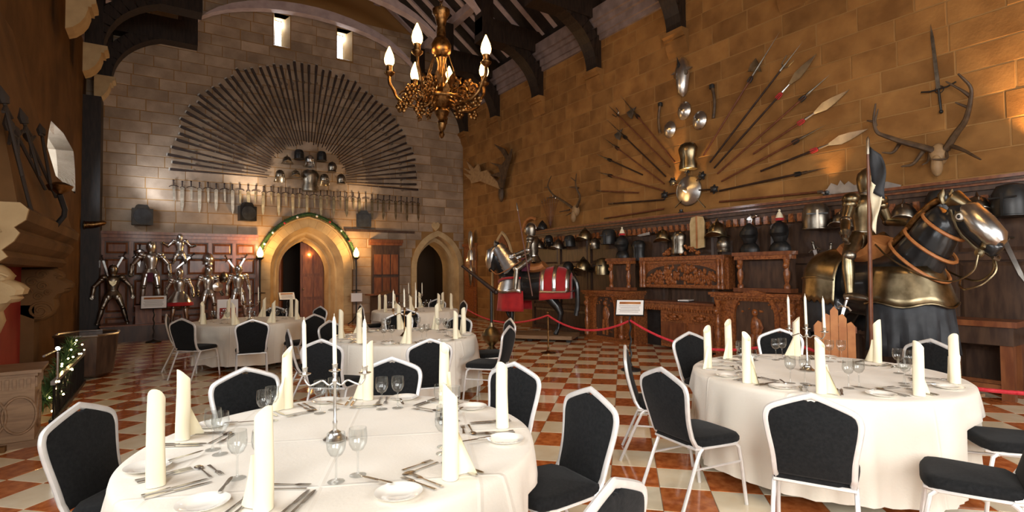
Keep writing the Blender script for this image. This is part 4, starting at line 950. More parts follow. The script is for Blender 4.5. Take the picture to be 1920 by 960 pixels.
# black wall floodlights
for px, py, rz, l, ec, en in ((265, 406, .25, 'black wall floodlight above the suits of armour', (.80, .88, 1), 60), (462, 400, .3, 'black wall floodlight left of the garlanded archway', (1, .84, .66), 80), (683, 413, -.4, 'black wall floodlight right of the garlanded archway', (1, .74, .46), 50)):
    p = ony(px, py, YB-.2); t = thing('wall_floodlight', l, 'lamp', p, rz, 'wall floodlights'); spot('floodlight_beam', p+V((0, -.32, .34)), (p.x+(3.6-p.x)*.35, YB, p.z+2.2), en, ec, 140, 1, .12)
    MB().prism([(-.23, -.14), (.23, -.14), (.19, .12), (-.19, .12)], -.22, .2).build('cabinet', 'black', t, 0)
    MB().lathe([(.20, 0), (.20, .012), (.0001, .02)], 20, TR(0, -.145, .0) @ RX(PI/2)).build('grille', 'blackcloth', t)
    MB().prism([(-.15, .0), (.15, .0), (.1, .1), (-.1, .1)], -.1, .1, TR(0, -.05, .2) @ RX(PI/2)).build('top_cowl', 'black', t, 0)
    MB().tube([(0, .1, 0), (0, .21, 0)], .03, 8).build('bracket', 'black', t)
# heart-shaped pale stone above the side doorway
p = ony(817, 424, YB-.02); hp = [(0, -.17), (.12, -.05), (.15, .06), (.1, .13), (.03, .13), (0, .09), (-.03, .13), (-.1, .13), (-.15, .06), (-.12, -.05)]
o = MB().prism(hp, -.05, .02, RX(PI/2)).build('stone_badge', 'stonepale', None, 0); o.location = p; tag(o, 'pale heart-shaped stone badge above the dark side doorway', 'badge')
# picture rail from the arch to the right
o = MB().box2((4.75, YB-.06, 2.93), (7.1, YB, 3.0)).build('trim_8', 'paneldk', None, 0); tag(o, kind='structure')
# torch stands beside the archway
for px, l, sg in ((487, 'tall iron torch stand with a glowing lamp left of the garlanded archway', 0), (668, 'tall iron torch stand with a glowing lamp and a hanging notice right of the archway', 1)):
    b = ony(px, 600, YB-.45); b.z = 0; t = thing('torch_stand', l, 'lamp', b, 0, 'torch stands')
    z = ony(px, 478, YB-.45).z-.12
    MB().tube([(0, 0, .02), (0, 0, z)], .022, 8).build('pole', 'black', t)
    for k in range(3): w = k*2*PI/3+.3; MB().tube(smooth_poly([(0, 0, .3), (.12*math.cos(w), .12*math.sin(w), .12), (.28*math.cos(w), .28*math.sin(w), .012)], 1), .014, 6).build('foot', 'black', t)
    MB().lathe([(.0001, z-.05), (.04, z-.02), (.10, z+.03), (.11, z+.05), (.0001, z+.05)], 12).build('cup', 'black', t)
    MB().lathe([(.05, z+.05), (.09, z+.12), (.085, z+.2), (.04, z+.3), (.0001, z+.36)], 12).build('lamp_glass', 'shade', t)
    MB().lathe([(.14, 1.05), (.15, 1.07), (.02, 1.09)], 14).build('disc', 'black', t)
    point('torch_light', b+V((0, -.12, z+.3)), 60, WARM, .08)
    if sg: MB().box((0, -.04, .85), (.34, .012, .26)).build('notice', 'white', t, 0)
# ---- garland over the arch
t = thing('garland', 'green fir garland with baubles draped over the pointed archway', 'garland', (AX, YB-.19, 0))
gp = [V((x, 0, z)) for x, z in gothic(AW, AZS, AZA, 14, .38) if z > 1.9]
fp_ = smooth_poly(gp, 1); mb = MB(); rg = random.Random(3)
for a, b in zip(fp_, fp_[1:]):
    n = max(3, int((b-a).length*340))
    for k in range(n):
        c = a.lerp(b, k/n); d = V((rg.gauss(0, 1), rg.gauss(0, .8), rg.gauss(0, 1))).normalized(); e = d.orthogonal().normalized()*.012
        mb.add([c-e, c+e, c+d*rg.uniform(.07, .13)], [(0, 1, 2)])
tag(mb.build('fir_needles', 'green', t, 0), kind='stuff')
MB().tube(fp_, .05, 8).build('fir_rope', 'green', t)
for k in range(3, len(fp_)-1, 5): MB().ell(fp_[k]+V((0, -.11, -.03)), .035, 10, 7).build('bauble', rg.choice(['white', 'red', 'white']), t)
# ================================================================== suits of armour
def armour_parts(t, J, m, trim='steeldk', plume=None, visor=True, skirt=None):
    """plates between the joints J; the figure faces local -y"""
    g = lambda k: V(J[k])
    pel, ch, nk, hd = g('pelvis'), g('chest'), g('neck'), g('head')
    up = (nk-pel).normalized(); T = MX.Translation(pel) @ up.to_track_quat('Z', 'Y').to_matrix().to_4x4()
    L = (nk-pel).length
    def face(): return MX(((1, 0, 0, 0), (0, 1, 0, 0), (0, 0, 1, 0), (0, 0, 0, 1)))
    K = MX.Translation(pel) @ V((0, 0, 1)).rotation_difference(up).to_matrix().to_4x4()
    MB().lathe([(.125, .10*L), (.125, .22*L), (.155, .45*L), (.175, .68*L), (.165, .85*L), (.11, .97*L), (.07, 1.0*L), (.0001, 1.0*L)], 20, K, sx=1.0, sy=.80).build('breastplate', m, t)
    MB().tube([(0, -.105, .15*L), (0, -.145, .55*L), (0, -.13, .8*L)], .008, 6, T=K).build('ridge', trim, t)
    MB().tube([(.128*math.cos(w), .105*math.sin(w), .13*L) for w in [2*PI*i/20 for i in range(20)]], .012, 6, closed=True, T=K).build('belt', trim, t)
    mb = MB()
    for k in range(4): mb.lathe([(.128+.018*k, .13*L-.035*k), (.148+.018*k, .13*L-.04-.035*k)], 20, K, sy=.85)
    mb.build('fauld', m, t)
    if skirt: MB().lathe([(.16, .08), (.2, 0), (.30, -.16), (.38, -.3)], 24, K, sy=.95).build('flared_skirt', m, t); MB().lathe([(.375, -.28), (.40, -.36), (.39, -.4)], 24, K, sy=.95).build('red_hem', 'red', t)
    MB().lathe([(.085, .95*L), (.075, 1.0*L), (.07, 1.1*L), (.08, 1.12*L)], 16, K).build('gorget', trim, t)
    H = MX.Translation(hd)
    hm = MB().lathe([(.085, -.14), (.10, -.06), (.108, .03), (.095, .1), (.055, .145), (.0001, .155)], 18, H, sy=1.15).build('helmet', m, t)
    MB().tube([(0, .125*math.cos(w), .02+.145*math.sin(w)) for w in [PI*i/10 for i in range(11)]], .009, 6, T=H).build('comb', trim, hm)
    if visor:
        MB().lathe([(.09, -.12), (.118, -.04), (.112, .04)], 12, H @ TR(0, -.012, 0), a0=PI, a1=2*PI, sy=1.32).build('visor', m, hm)
        MB().box((0, -.142, .03), (.13, .03, .012), H).build('eye_slit', 'black', hm)
    if plume: MB().tube(smooth_poly([hd+V((0, .06, .15)), hd+V((0, .1, .28)), hd+V((0, .22, .26)), hd+V((0, .28, .1))], 1), .03, 8).build('plume', plume, hm)
    for s in ('l', 'r'):
        sh, el, ha = g('sh_'+s), g('el_'+s), g('ha_'+s); hi, kn, ft = g('hi_'+s), g('kn_'+s), g('ft_'+s)
        mb = MB(); mb.ell(sh+V((0, 0, .01)), (.098, .10, .085), 12, 8); mb.ell(sh.lerp(el, .22), (.085, .085, .07), 12, 8); mb.build('pauldron', m, t)
        MB().tube([sh, sh.lerp(el, .4), el], [.062, .066, .05], 10).build('upper_arm_plate', m, t)
        MB().ell(el, (.062, .068, .06), 10, 8).build('elbow_cop', trim, t)
        MB().tube([el, el.lerp(ha, .35), ha], [.05, .057, .04], 10).build('forearm_plate', m, t)
        d = (ha-el).normalized(); mb = MB(); mb.tube([ha-d*.05, ha-d*.02, ha+d*.02], [.062, .052, .042], 10)
        sd = V((d.z, 0, -d.x)) if abs(d.y) < .9 else V((1, 0, 0)); sd = sd.normalized() if sd.length > .1 else V((1, 0, 0))
        sd = d.cross(V((0, 1, 0))).normalized() if abs(d.y) < .95 else V((1, 0, 0)); dn = d.cross(sd)
        mb.tube([ha+d*.01, ha+d*.06, ha+d*.09], [.04, .046, .038], 8, flat=.7)
        for q in range(4): o = sd*(-.033+.022*q); mb.tube([ha+d*.08+o, ha+d*(.125+.01*(q in (1, 2)))+o, ha+d*.14+o+dn*.03], [.012, .011, .009], 6)
        mb.tube([ha+d*.03+sd*.035, ha+d*.07+sd*.06, ha+d*.1+sd*.062+dn*.02], [.014, .012, .009], 6)
        mb.build('gauntlet', trim, t)
        MB().tube([hi, hi.lerp(kn, .4), kn], [.092, .088, .06], 12).build('thigh_plate', m, t)
        MB().ell(kn+V((0, -.02, 0)), (.068, .075, .07), 10, 8).build('knee_cop', trim, t)
        MB().tube([kn, kn.lerp(ft, .3), kn.lerp(ft, .85), ft+V((0, 0, .07))], [.058, .066, .045, .045], 12).build('greave', m, t)
        fd = V(J.get('fdir', (0, -1, 0))); mb = MB(); mb.tube([ft+V((0, 0, .045))-fd*.05, ft+V((0, 0, .05))+fd*.04, ft+V((0, 0, .035))+fd*.14, ft+V((0, 0, .025))+fd*.21], [.045, .05, .042, .02], 10); mb.build('sabaton', trim, t)
        if not skirt: MB().lathe([(.085, .16), (.1, .08), (.08, 0)], 8, MX.Translation(hi+V((0, -.015, -.15))), a0=R_(190), a1=R_(350)).build('tasset', m, t)
def stand_pose(sp=.2, arm=.34, bend=.12):
    J = dict(pelvis=(0, 0, .95), chest=(0, 0, 1.3), neck=(0, 0, 1.48), head=(0, -.01, 1.66))
    for s, k in (('l', 1), ('r', -1)): J.update({'sh_'+s: (k*.205, 0, 1.42), 'el_'+s: (k*arm, .02, 1.14), 'ha_'+s: (k*(arm+.03), -bend, .90), 'hi_'+s: (k*.1, 0, .9), 'kn_'+s: (k*(.1+sp*.5), -.04, .5), 'ft_'+s: (k*(.08+sp), .0, 0)})
    return J
dais = MB().box2((XL+.45, 15.75, 0), (1.95, YB-.26, .38)).build('display_dais', 'paneldk', None, 0); tag(dais, 'low dark wooden dais carrying the suits of armour along the back wall', 'plinth')
MB().box2((XL+.43, 15.72, .38), (1.97, YB-.26, .41)).build('dais_top', 'panel', dais, 0)
AR = [(212, 16.25, .41, .80, 'steeldk', dict(sp=.26, arm=.42, bend=.02), 'dark suit of armour with a gilt crest, farthest left on the dais', None, None),
      (283, 16.35, .86, .88, 'steel', dict(sp=.12, arm=.40, bend=.08), 'brightest and tallest suit of armour, standing on a red block', None, None),
      (337, 15.98, .41, .74, 'steel', dict(sp=.12, arm=.34, bend=.18), 'suit of armour with a flared skirt and red hem', None, 1),
      (391, 16.3, .41, .78, 'steel', dict(sp=.12, arm=.30, bend=.16), 'suit of armour second from right on the dais, below a hanging helmet', None, None),
      (447, 16.3, .41, .80, 'steel', dict(sp=.12, arm=.29, bend=.05), 'suit of armour nearest the archway with crossed swords behind its head', None, None)]
for px, Y, z, s, m, pose, l, pl_, sk in AR:
    b = ony(px, 500, Y); t = thing('suit_of_armour', l, 'armour', (b.x, Y, z), rnd.uniform(-.15, .25), 'suits of armour on the dais'); t.scale = (s*1.08, s*1.08, s)
    armour_parts(t, stand_pose(**pose), m, skirt=sk)
    if px == 212: MB().prism([(0, -.1), (.07, -.02), (.09, .08), (.03, .05), (0, .1), (-.03, .05), (-.09, .08), (-.07, -.02)], .0, .015, TR(0, -.142, 1.25) @ RX(PI/2)).build('gilt_crest', 'brass', t, 0)
    if px == 283: MB().box((0, -.16, .78), (.13, .03, .26)).build('purple_cloth', 'purple', t)
    if px == 391: MB().lathe([(.16, 0), (.15, .02), (.0001, .06)], 20, TR(.22, -.2, 1.1) @ RX(PI/2)).build('shoulder_shield', 'steel', t)
b = ony(283, 500, 16.35); blk = MB().box2((b.x-.30, 15.95, .41), (b.x+.24, 16.62, .86)).build('pedestal', 'panel', None, 0); tag(blk, 'red-brown wooden block under the tallest suit of armour', 'pedestal')
MB().box2((b.x-.32, 15.93, .83), (b.x+.26, 16.62, .86)).build('top_board', 'panel', blk, 0)
# child's half armour hung on the panelling
b = ony(337, 480, YB-.24); t = thing('half_armour', 'small half armour with bent arms hung high on the red panelling', 'armour', (b.x, YB-.24, b.z-.78*.62)); t.scale = (.62, .62, .62)
J = stand_pose(.16, .46, .05); J['ha_l'] = (.52, -.1, 1.22); J['ha_r'] = (-.56, -.1, 1.3); J['el_l'] = (.42, 0, 1.2); J['el_r'] = (-.42, 0, 1.2); J['head'] = (0, -.01, 1.58); J['kn_l'] = (.2, -.02, .6); J['kn_r'] = (-.2, -.02, .6); J['ft_l'] = (.24, 0, .45); J['ft_r'] = (-.24, 0, .45)
armour_parts(t, J, 'steel')
helmet(ony(390, 493, YB-.22), .2, 1.0, 'steel', 'single bright helmet hanging on the red panelling', 'visor', None, .1)
helmet(ony(420, 527, YB-.24), .2, .9, 'steeldk', 'small helmet between the two rightmost suits of armour', 'visor')
for a, b, l in (((190, 478), (206, 522), 'sword leaning behind the farthest left suit of armour'), ((236, 472), (212, 510), 'mace-hilted sword crossing behind the farthest left suit of armour'), ((262, 458), (262, 495), 'upright dark sword behind the tallest suit of armour'), ((252, 470), (262, 497), 'short sword tilted left behind the tallest suit'),
                ((365, 475), (330, 500), 'sword reaching right from the small half armour'), ((422, 479), (444, 505), 'left of two crossed swords behind the rightmost suit'), ((464, 476), (444, 505), 'right of two crossed swords behind the rightmost suit')):
    sword(ony(*a, YB-.13), ony(b[0], b[1]+4, YB-.13), l, (0, -1, 0), 'swords behind the armour', 'steel', 'gun', .022, .09, hl=.14)
# ================================================================== horses
BT = [(-.98, 1.22, .07, .1), (-.92, 1.22, .2, .24), (-.78, 1.22, .29, .34), (-.55, 1.22, .33, .39), (-.3, 1.19, .325, .37), (0, 1.16, .33, .37), (.25, 1.17, .32, .38), (.5, 1.2, .31, .39), (.68, 1.2, .27, .35), (.8, 1.2, .18, .24), (.85, 1.2, .08, .1)]
def body(x):
    for a, b in zip(BT, BT[1:]):
        if a[0] <= x <= b[0]: t = (x-a[0])/(b[0]-a[0]); return [p+(q-p)*t for p, q in zip(a[1:], b[1:])]
    return list(BT[0][1:] if x < 0 else BT[-1][1:])
def horse_body(neck, head, hr, legs='stand', n0=.30, n1=.135):
    mb = MB(); n = 18; vs = []
    for x, cz, ry, rz in BT: vs += [(x, ry*math.sin(2*PI*j/n), cz+rz*math.cos(2*PI*j/n)) for j in range(n)]
    k = len(BT); mb.add(vs, [(i*n+j, i*n+(j+1) % n, (i+1)*n+(j+1) % n, (i+1)*n+j) for i in range(k-1) for j in range(n)]+[tuple(range(n)), tuple((k-1)*n+j for j in range(n))])
    mb.tube(smooth_poly(neck, 1), [n0-(n0-n1)*i/(2*len(neck)-1) for i in range(2*len(neck))], 14, flat=.62, up=(1, 0, 0))
    mb.tube(head, hr, 14, flat=.72, up=(1, 0, .5))
    mb.ell((.36, 0, 1.46), (.28, .14, .13), 12, 8)
    for s in (-1, 1):
        fx = .5 if s > 0 else .56
        f = [(fx, s*.17, 1.12), (fx+.02, s*.175, .86), (fx+.04, s*.17, .52), (fx+.03, s*.17, .3), (fx+.03, s*.17, .15), (fx+.07, s*.17, .07), (fx+.09, s*.17, 0)]
        fr = [.15, .11, .068, .045, .05, .055, .07]
        if s < 0 and legs == 'lift': f = [(.52, -.17, 1.12), (.62, -.175, .92), (.82, -.17, .72), (.78, -.17, .52), (.72, -.17, .40), (.68, -.17, .36), (.63, -.17, .33)]
        mb.tube(f, fr, 10)
        hx = -.55 if s > 0 else -.48
        h = [(hx, s*.17, 1.15), (hx+.14, s*.2, .88), (hx-.06, s*.19, .66), (hx-.14, s*.185, .5), (hx-.1, s*.185, .3), (hx-.08, s*.185, .14), (hx-.03, s*.185, .06), (hx-.01, s*.185, 0)]
        mb.tube(h, [.19, .15, .1, .075, .05, .053, .058, .072], 10)
    P = [V(p) for p in head]; po = P[0]; d = (P[-1]-P[0]).normalized()
    for s in (-1, 1): mb.tube([po+V((-.02, s*.05, .06)), po+V((-.01, s*.065, .15)), po+V((.0, s*.06, .23))], [.035, .04, .008], 8)
    return fuse(mb, .022, 5)
def shell(x0, x1, a0, a1, off, nx=14, na=20, drop=0, hem=0, th=0):
    """plate or cloth lying on the trunk; angles from the back line; past the flank it hangs straight"""
    vs = []
    for i in range(nx+1):
        x = x0+(x1-x0)*i/nx; cz, ry, rz = body(x); o = off
        row = []
        for j in range(na+1):
            a = R_(a0+(a1-a0)*j/na); aa = max(-PI/2, min(PI/2, a)); e = abs(a)-PI/2
            y = (ry+o)*math.sin(aa); z = cz+(rz+o)*math.cos(aa)
            if e > 0: z -= e*(drop if drop else .35)*(1+hem*math.cos(i*PI)); y *= 1+.12*e
            row.append((x, y, z))
        vs += row
    m = na+1
    return MB().add(vs, [(i*m+j, i*m+j+1, (i+1)*m+j+1, (i+1)*m+j) for i in range(nx) for j in range(na)])
def wrap(z0, z1, r0, r1, cx, a=115, n=28, nz=5, fold=0, sy=.78, hem=0):
    """plate or cloth wrapped round the chest, open to the rear"""
    vs = []
    for i in range(nz+1):
        t = i/nz
        for j in range(n+1):
            w = R_(-a+2*a*j/n); r = r0+(r1-r0)*t+fold*t*math.sin(j*1.9); vs.append((cx+r*math.cos(w), r*sy*math.sin(w), z0+(z1-z0)*t+hem*t*math.sin(j*.8)))
    m = n+1; return MB().add(vs, [(i*m+j, i*m+j+1, (i+1)*m+j+1, (i+1)*m+j) for i in range(nz) for j in range(n)])
def solid(o, th): k = o.modifiers.new('thickness', 'SOLIDIFY'); k.thickness = th; return o
def rider_pose(x, z, hand_l, hand_r, lean=0, kx=.30):
    """local -y of the figure is the horse's forward +x: joints are given in horse space and the figure turned"""
    def c(f, s, h): return (s, -(f), h)      # forward, left(+), up -> figure space
    J = dict(pelvis=c(x, 0, z), chest=c(x+.03+lean, 0, z+.35), neck=c(x+.05+lean, 0, z+.53), head=c(x+.07+lean, 0, z+.70))
    for s, k, h in (('l', 1, hand_l), ('r', -1, hand_r)):
        J.update({'sh_'+s: c(x+.03+lean, k*.215, z+.46), 'el_'+s: c(x+.05, k*.33, z+.2), 'ha_'+s: c(*h), 'hi_'+s: c(x+.05, k*.16, z+.0), 'kn_'+s: c(x+kx, k*.41, z-.24), 'ft_'+s: c(x+kx+.04, k*.44, z-.78)})
    return J
# ---- the red-clothed horse near the corner
d = V((-.62, .78, 0)).normalized(); hz = math.atan2(d.y, d.x)
hc = V((7.36, 10.3, 0)); PZ = .14
pl_ = thing('horse_plinth', 'low oak platform under the horse with the red cloth', 'plinth', hc, hz)
MB().box2((-.98, -.45, .06), (1.2, .45, PZ)).build('platform', 'plinth', pl_, 0)
for x in (-.9, 0, .9):
    for y in (-.38, .38): MB().box2((x-.05, y-.05, 0), (x+.05, y+.05, .06)).build('foot', 'black', pl_, 0)
t = thing('horse', 'grey-armoured model horse with crimson cloth, facing left on a low platform', 'horse', (hc.x, hc.y, PZ), hz); t.scale = (.97, .97, .97)
neck = [(.5, 0, 1.28), (.78, 0, 1.6), (.9, 0, 1.9), (.97, 0, 2.0)]; hd = [(.96, 0, 2.06), (1.06, 0, 1.98), (1.10, 0, 1.78), (1.12, 0, 1.58), (1.12, 0, 1.5)]; hr = [.10, .15, .135, .09, .07]
horse_body(neck, hd, hr, 'lift').build('body', 'horseblk', t, 80)
# face plate, neck plates
mb = MB(); mb.tube([(1.0, 0, 2.12), (1.09, 0, 2.0), (1.135, 0, 1.8), (1.15, 0, 1.62), (1.14, 0, 1.55)], [.06, .155, .145, .10, .05], 14, flat=.74, up=(1, 0, .5)); mb.build('face_plate', 'steel', t)
for k in range(7):
    u = k/6; p = V((.62, 0, 1.55)).lerp(V((.93, 0, 2.05)), u); r = .24-.10*u
    MB().tube([p-V((.05, 0, .02)), p+V((.035, 0, .06))], [r+.06, r+.04], 16, flat=.66, up=(1, 0, 0)).build('neck_plate', 'steel', t)
for s in (-1, 1): MB().tube([(1.0, s*.05, 2.12), (.99, s*.065, 2.22), (1.0, s*.06, 2.3)], [.03, .04, .006], 8).build('ear', 'steeldk', t)
solid(wrap(1.38, 1.0, .42, .56, .42, 112, hem=.02).build('chest_plate', 'steel', t), .012)
MB().tube([(.42+.48*math.cos(w), .78*.48*math.sin(w), 1.22+.14*abs(math.sin(w))) for w in [R_(-112+224*i/24) for i in range(25)]], .03, 8).build('red_band', 'red', t)
solid(wrap(1.04, .55, .50, .54, .42, 118, fold=.02).build('front_cloth', 'red', t), .01)
solid(shell(-.97, -.22, -128, 128, .03, drop=.55, na=26).build('rump_cloth', 'red', t), .01)
for x in (-.88, -.58, -.28): solid(shell(x-.05, x+.04, -112, 112, .045, nx=3, drop=.5).build('rump_band', 'steel', t), .008)
mb = MB(); mb.tube([(x, s, z) for x, s, z in [(-.24, -.39, 1.02), (-.6, -.405, 1.02), (-.85, -.34, 1.02), (-1.0, 0, 1.04), (-.85, .34, 1.02), (-.6, .405, 1.02), (-.24, .39, 1.02)]], .028, 8); mb.build('hip_rail', 'steel', t)
MB().tube(smooth_poly([(-.96, 0, 1.36), (-1.06, 0, 1.2), (-1.07, 0, .7), (-1.02, 0, .45)], 2), .06, 8).build('tail', 'horseblk', t)
sd = MB(); sd.tube(smooth_poly([(-.28, 0, 1.66), (-.2, 0, 1.6), (0, 0, 1.57), (.15, 0, 1.62), (.22, 0, 1.72)], 1), .13, 10, flat=1.9, up=(0, 0, 1)); sd.build('saddle', 'leather', t)
MB().tube(smooth_poly([(1.1, .1, 1.56), (.9, .2, 1.42), (.5, .3, 1.6), (.3, .22, 1.75)], 1), .012, 6).build('rein', 'leather', t)
rd = thing('mounted_armour', 'steel suit of armour riding the horse with the red cloth', 'armour', (hc.x, hc.y, PZ), hz+PI/2)
armour_parts(rd, rider_pose(0, 1.76, (.42, .2, 1.85), (.38, -.22, 1.84)), 'steeldk', 'steel')
for s in (-1, 1): MB().box((s*.22, -.14, 1.62), (.06, .2, .3)).build('plum_cloth', 'purple', rd)
lp = lambda a, b, c: hc+RZ(hz) @ V((a, b, c+PZ))
polearm(lp(-.1, .52, .9), lp(.5, .3, 3.0), 'plain', 'thin upright lance held by the rider of the red-clothed horse', .016, (0, -1, 0), 'lance', 'haft', 'lances')
# ---- the black horse on the right
d = V((-.24, -.97, 0)).normalized(); hz = math.atan2(d.y, d.x); hc = V((7.42, 3.12, 0)); PZ = .2
pl_ = thing('horse_plinth', 'low oak platform under the black horse', 'plinth', hc, hz)
MB().box2((-.9, -.42, 0), (.9, .42, PZ-.03)).build('platform', 'plinth', pl_, 0); MB().box2((-.93, -.45, PZ-.03), (.93, .45, PZ)).build('top_board', 'plinth', pl_, 0)
t = thing('horse', 'black model horse in brass-coloured armour facing right beside the panelling', 'horse', (hc.x, hc.y, PZ), hz); t.scale = (.88, .95, 1.0)
neck = [(.45, 0, 1.28), (.72, 0, 1.58), (.92, 0, 1.85), (1.04, 0, 1.95)]; hd = [(1.05, 0, 2.03), (1.18, 0, 1.95), (1.31, 0, 1.80), (1.45, 0, 1.63), (1.53, 0, 1.55)]; hr = [.12, .175, .16, .115, .085]
horse_body(neck, hd, hr, 'stand', .36, .19).build('body', 'horseblk', t, 80)
mb = MB(); mb.tube([(1.13, 0, 2.06), (1.26, 0, 1.985), (1.385, 0, 1.835), (1.515, 0, 1.69), (1.56, 0, 1.64)], [.05, .125, .135, .115, .06], 14, flat=1.1, up=(1, 0, .5)); mb.build('face_plate', 'steel', t)
MB().tube([(1.04, 0, 2.10), (1.12, 0, 2.14), (1.24, 0, 2.06)], [.07, .10, .05], 12, flat=1.2).build('brow_plate', 'brass', t)
for s in (-1, 1):
    MB().ell((1.22, s*.118, 1.94), (.05, .03, .04), 12, 8).build('eye', 'eyew', t)
    MB().ell((1.222, s*.143, 1.94), (.021, .01, .021), 10, 6).build('pupil', 'black', t)
    MB().tube([(1.22+.06*math.cos(w), s*.122, 1.94+.05*math.sin(w)) for w in [2*PI*i/14 for i in range(14)]], .008, 6, closed=True).build('eye_rim', 'brass', t)
    MB().tube([(1.02, s*.07, 2.1), (1.0, s*.085, 2.2), (1.02, s*.075, 2.27)], [.03, .042, .006], 8).build('ear', 'brass', t)
    MB().tube(smooth_poly([(1.12, s*.12, 2.02), (1.2, s*.13, 1.78), (1.36, s*.11, 1.6), (1.42, s*.10, 1.56)], 1), .014, 6).build('cheek_strap', 'brass', t)
    MB().lathe([(.05, 0), (.045, .02), (.0001, .03)], 12, TR(1.40, s*.10, 1.55) @ RX(-s*PI/2)).build('bit_boss', 'brass', t)
    ch = smooth_poly([(1.40, s*.13, 1.53), (1.38, s*.16, 1.36), (1.2, s*.22, 1.24), (.9, s*.3, 1.3), (.5, s*.33, 1.52), (.2, s*.2, 1.72)], 2)
    MB().tube(ch, .011, 6).build('rein', 'brass', t)
MB().tube(smooth_poly([(1.40, .14, 1.52), (1.45, .1, 1.36), (1.36, 0, 1.22), (1.2, -.05, 1.16), (1.05, .1, 1.2), (1.0, .2, 1.26)], 2), .013, 6).build('bit_chain', 'brass', t)
MB().tube([(1.43, s, z) for s, z in [(-.10, 1.60), (-.06, 1.66), (0, 1.68), (.06, 1.66), (.10, 1.60)]], .03, 8).build('muzzle_strap', 'brass', t)
MB().tube([(1.50, -.055, 1.50), (1.52, 0, 1.48), (1.50, .055, 1.50)], .02, 8).build('lip', 'steeldk', t)
for u, r in ((.12, .40), (.45, .335), (.82, .26)):
    p = V((.6, 0, 1.42)).lerp(V((1.03, 0, 1.95)), u); ax = V((-.5, 0, .42)).normalized() if u < .8 else V((-.2, 0, .6)).normalized()
    n1 = V((.72, 0, -.55)); pts = [p+n1.cross(V((0, 1, 0)))*0+V((math.cos(w)*r*.80, math.sin(w)*r*.66, -math.cos(w)*r*.62)) for w in [2*PI*i/22 for i in range(22)]]
    MB().tube(pts, .020, 6, closed=True, flat=1.0).build('neck_strap', 'leather', t)
mb = MB(); cr = smooth_poly([(.25, 0, 1.64), (.46, 0, 1.80), (.68, 0, 2.02), (.88, 0, 2.15), (1.02, 0, 2.17)], 2); mb.tube(cr, .045, 10, flat=.9); mb.build('mane_plate', 'gilt', t)
solid(wrap(1.42, .98, .46, .62, .42, 104, hem=.025).build('chest_plate', 'brass', t), .014)
MB().tube([(.42+.62*math.cos(w), .78*.62*math.sin(w), .985+.025*math.sin(j*.8)) for j, w in enumerate([R_(-104+208*i/28) for i in range(29)])], .012, 6).build('chest_plate_rim', 'brass', t)
solid(wrap(1.1, .42, .55, .60, .42, 108, n=44, fold=.035, hem=.03).build('front_drape', 'blackcloth', t), .01)
solid(shell(-.99, -.24, -120, 120, .065, drop=.45, na=26, hem=.10).build('rump_plate', 'brass', t), .014)
for s in (-1, 1): MB().tube([(x, s*(body(x)[1]+.075)*math.sin(R_(80)), body(x)[0]+(body(x)[2]+.06)*math.cos(R_(80))) for x in [-.95+.7*i/10 for i in range(11)]], .012, 6).build('rump_rib', 'brass', t)
solid(shell(-.96, -.3, -150, 150, .02, drop=.62, na=30, nx=22, hem=.015).build('rear_drape', 'blackcloth', t), .008)
MB().tube(smooth_poly([(-.97, 0, 1.4), (-1.08, 0, 1.2), (-1.08, 0, .7), (-1.03, 0, .45)], 2), .06, 8).build('tail', 'horseblk', t)
MB().tube(smooth_poly([(-.3, 0, 1.68), (-.22, 0, 1.6), (-.02, 0, 1.57), (.13, 0, 1.62), (.22, 0, 1.74)], 1), .13, 10, flat=1.9, up=(0, 0, 1)).build('saddle', 'leather', t)
rd = thing('mounted_armour', 'brass-coloured suit of armour riding the black horse', 'armour', (hc.x, hc.y, PZ), hz+PI/2)
rd.scale = (1.12, 1.05, 1.0); armour_parts(rd, rider_pose(-.08, 1.80, (.36, .22, 1.95), (.10, -.50, 1.80), 0, .13), 'brass', 'steeldk')
lp = lambda a, b, c: hc+RZ(hz) @ V((a, b, c+PZ))
# lance with the black and cream pennon, on the camera side of the horse
pa, pb = atd(1629, 668, 6.0), atd(1600, 258, 6.0); pa = pb+(pa-pb)*(pb.z/(pb.z-pa.z))
ln = polearm(pa, pb, 'plain', 'red-brown lance with a black and cream pennon held by the brass rider', .022, (-1, 0, 0), 'lance', 'haft', 'lances')
L = (pb-pa).length; inv = ln.matrix_world.inverted()
def pennon(m, z0, z1, w0, w1, nm):
    vs = []; n = 12
    for i in range(n+1):
        u = i/n; w = w0+(w1-w0)*u
        for k in range(5): q = k/4; vs.append((-.02-w*q*(.8+.2*math.sin(u*5)), .02*math.sin(q*5+u*6), z0+(z1-z0)*u-.10*q))
    o = MB().add(vs, [(i*5+k, i*5+k+1, i*5+k+6, i*5+k+5) for i in range(n) for k in range(4)]).build(nm, m, None); o.parent = ln; solid(o, .006); return o
pennon('blackcloth', L-.12, L-.62, .12, .22, 'black_pennon'); pennon('flagw', L-.5, L-1.0, .12, .06, 'cream_pennon')
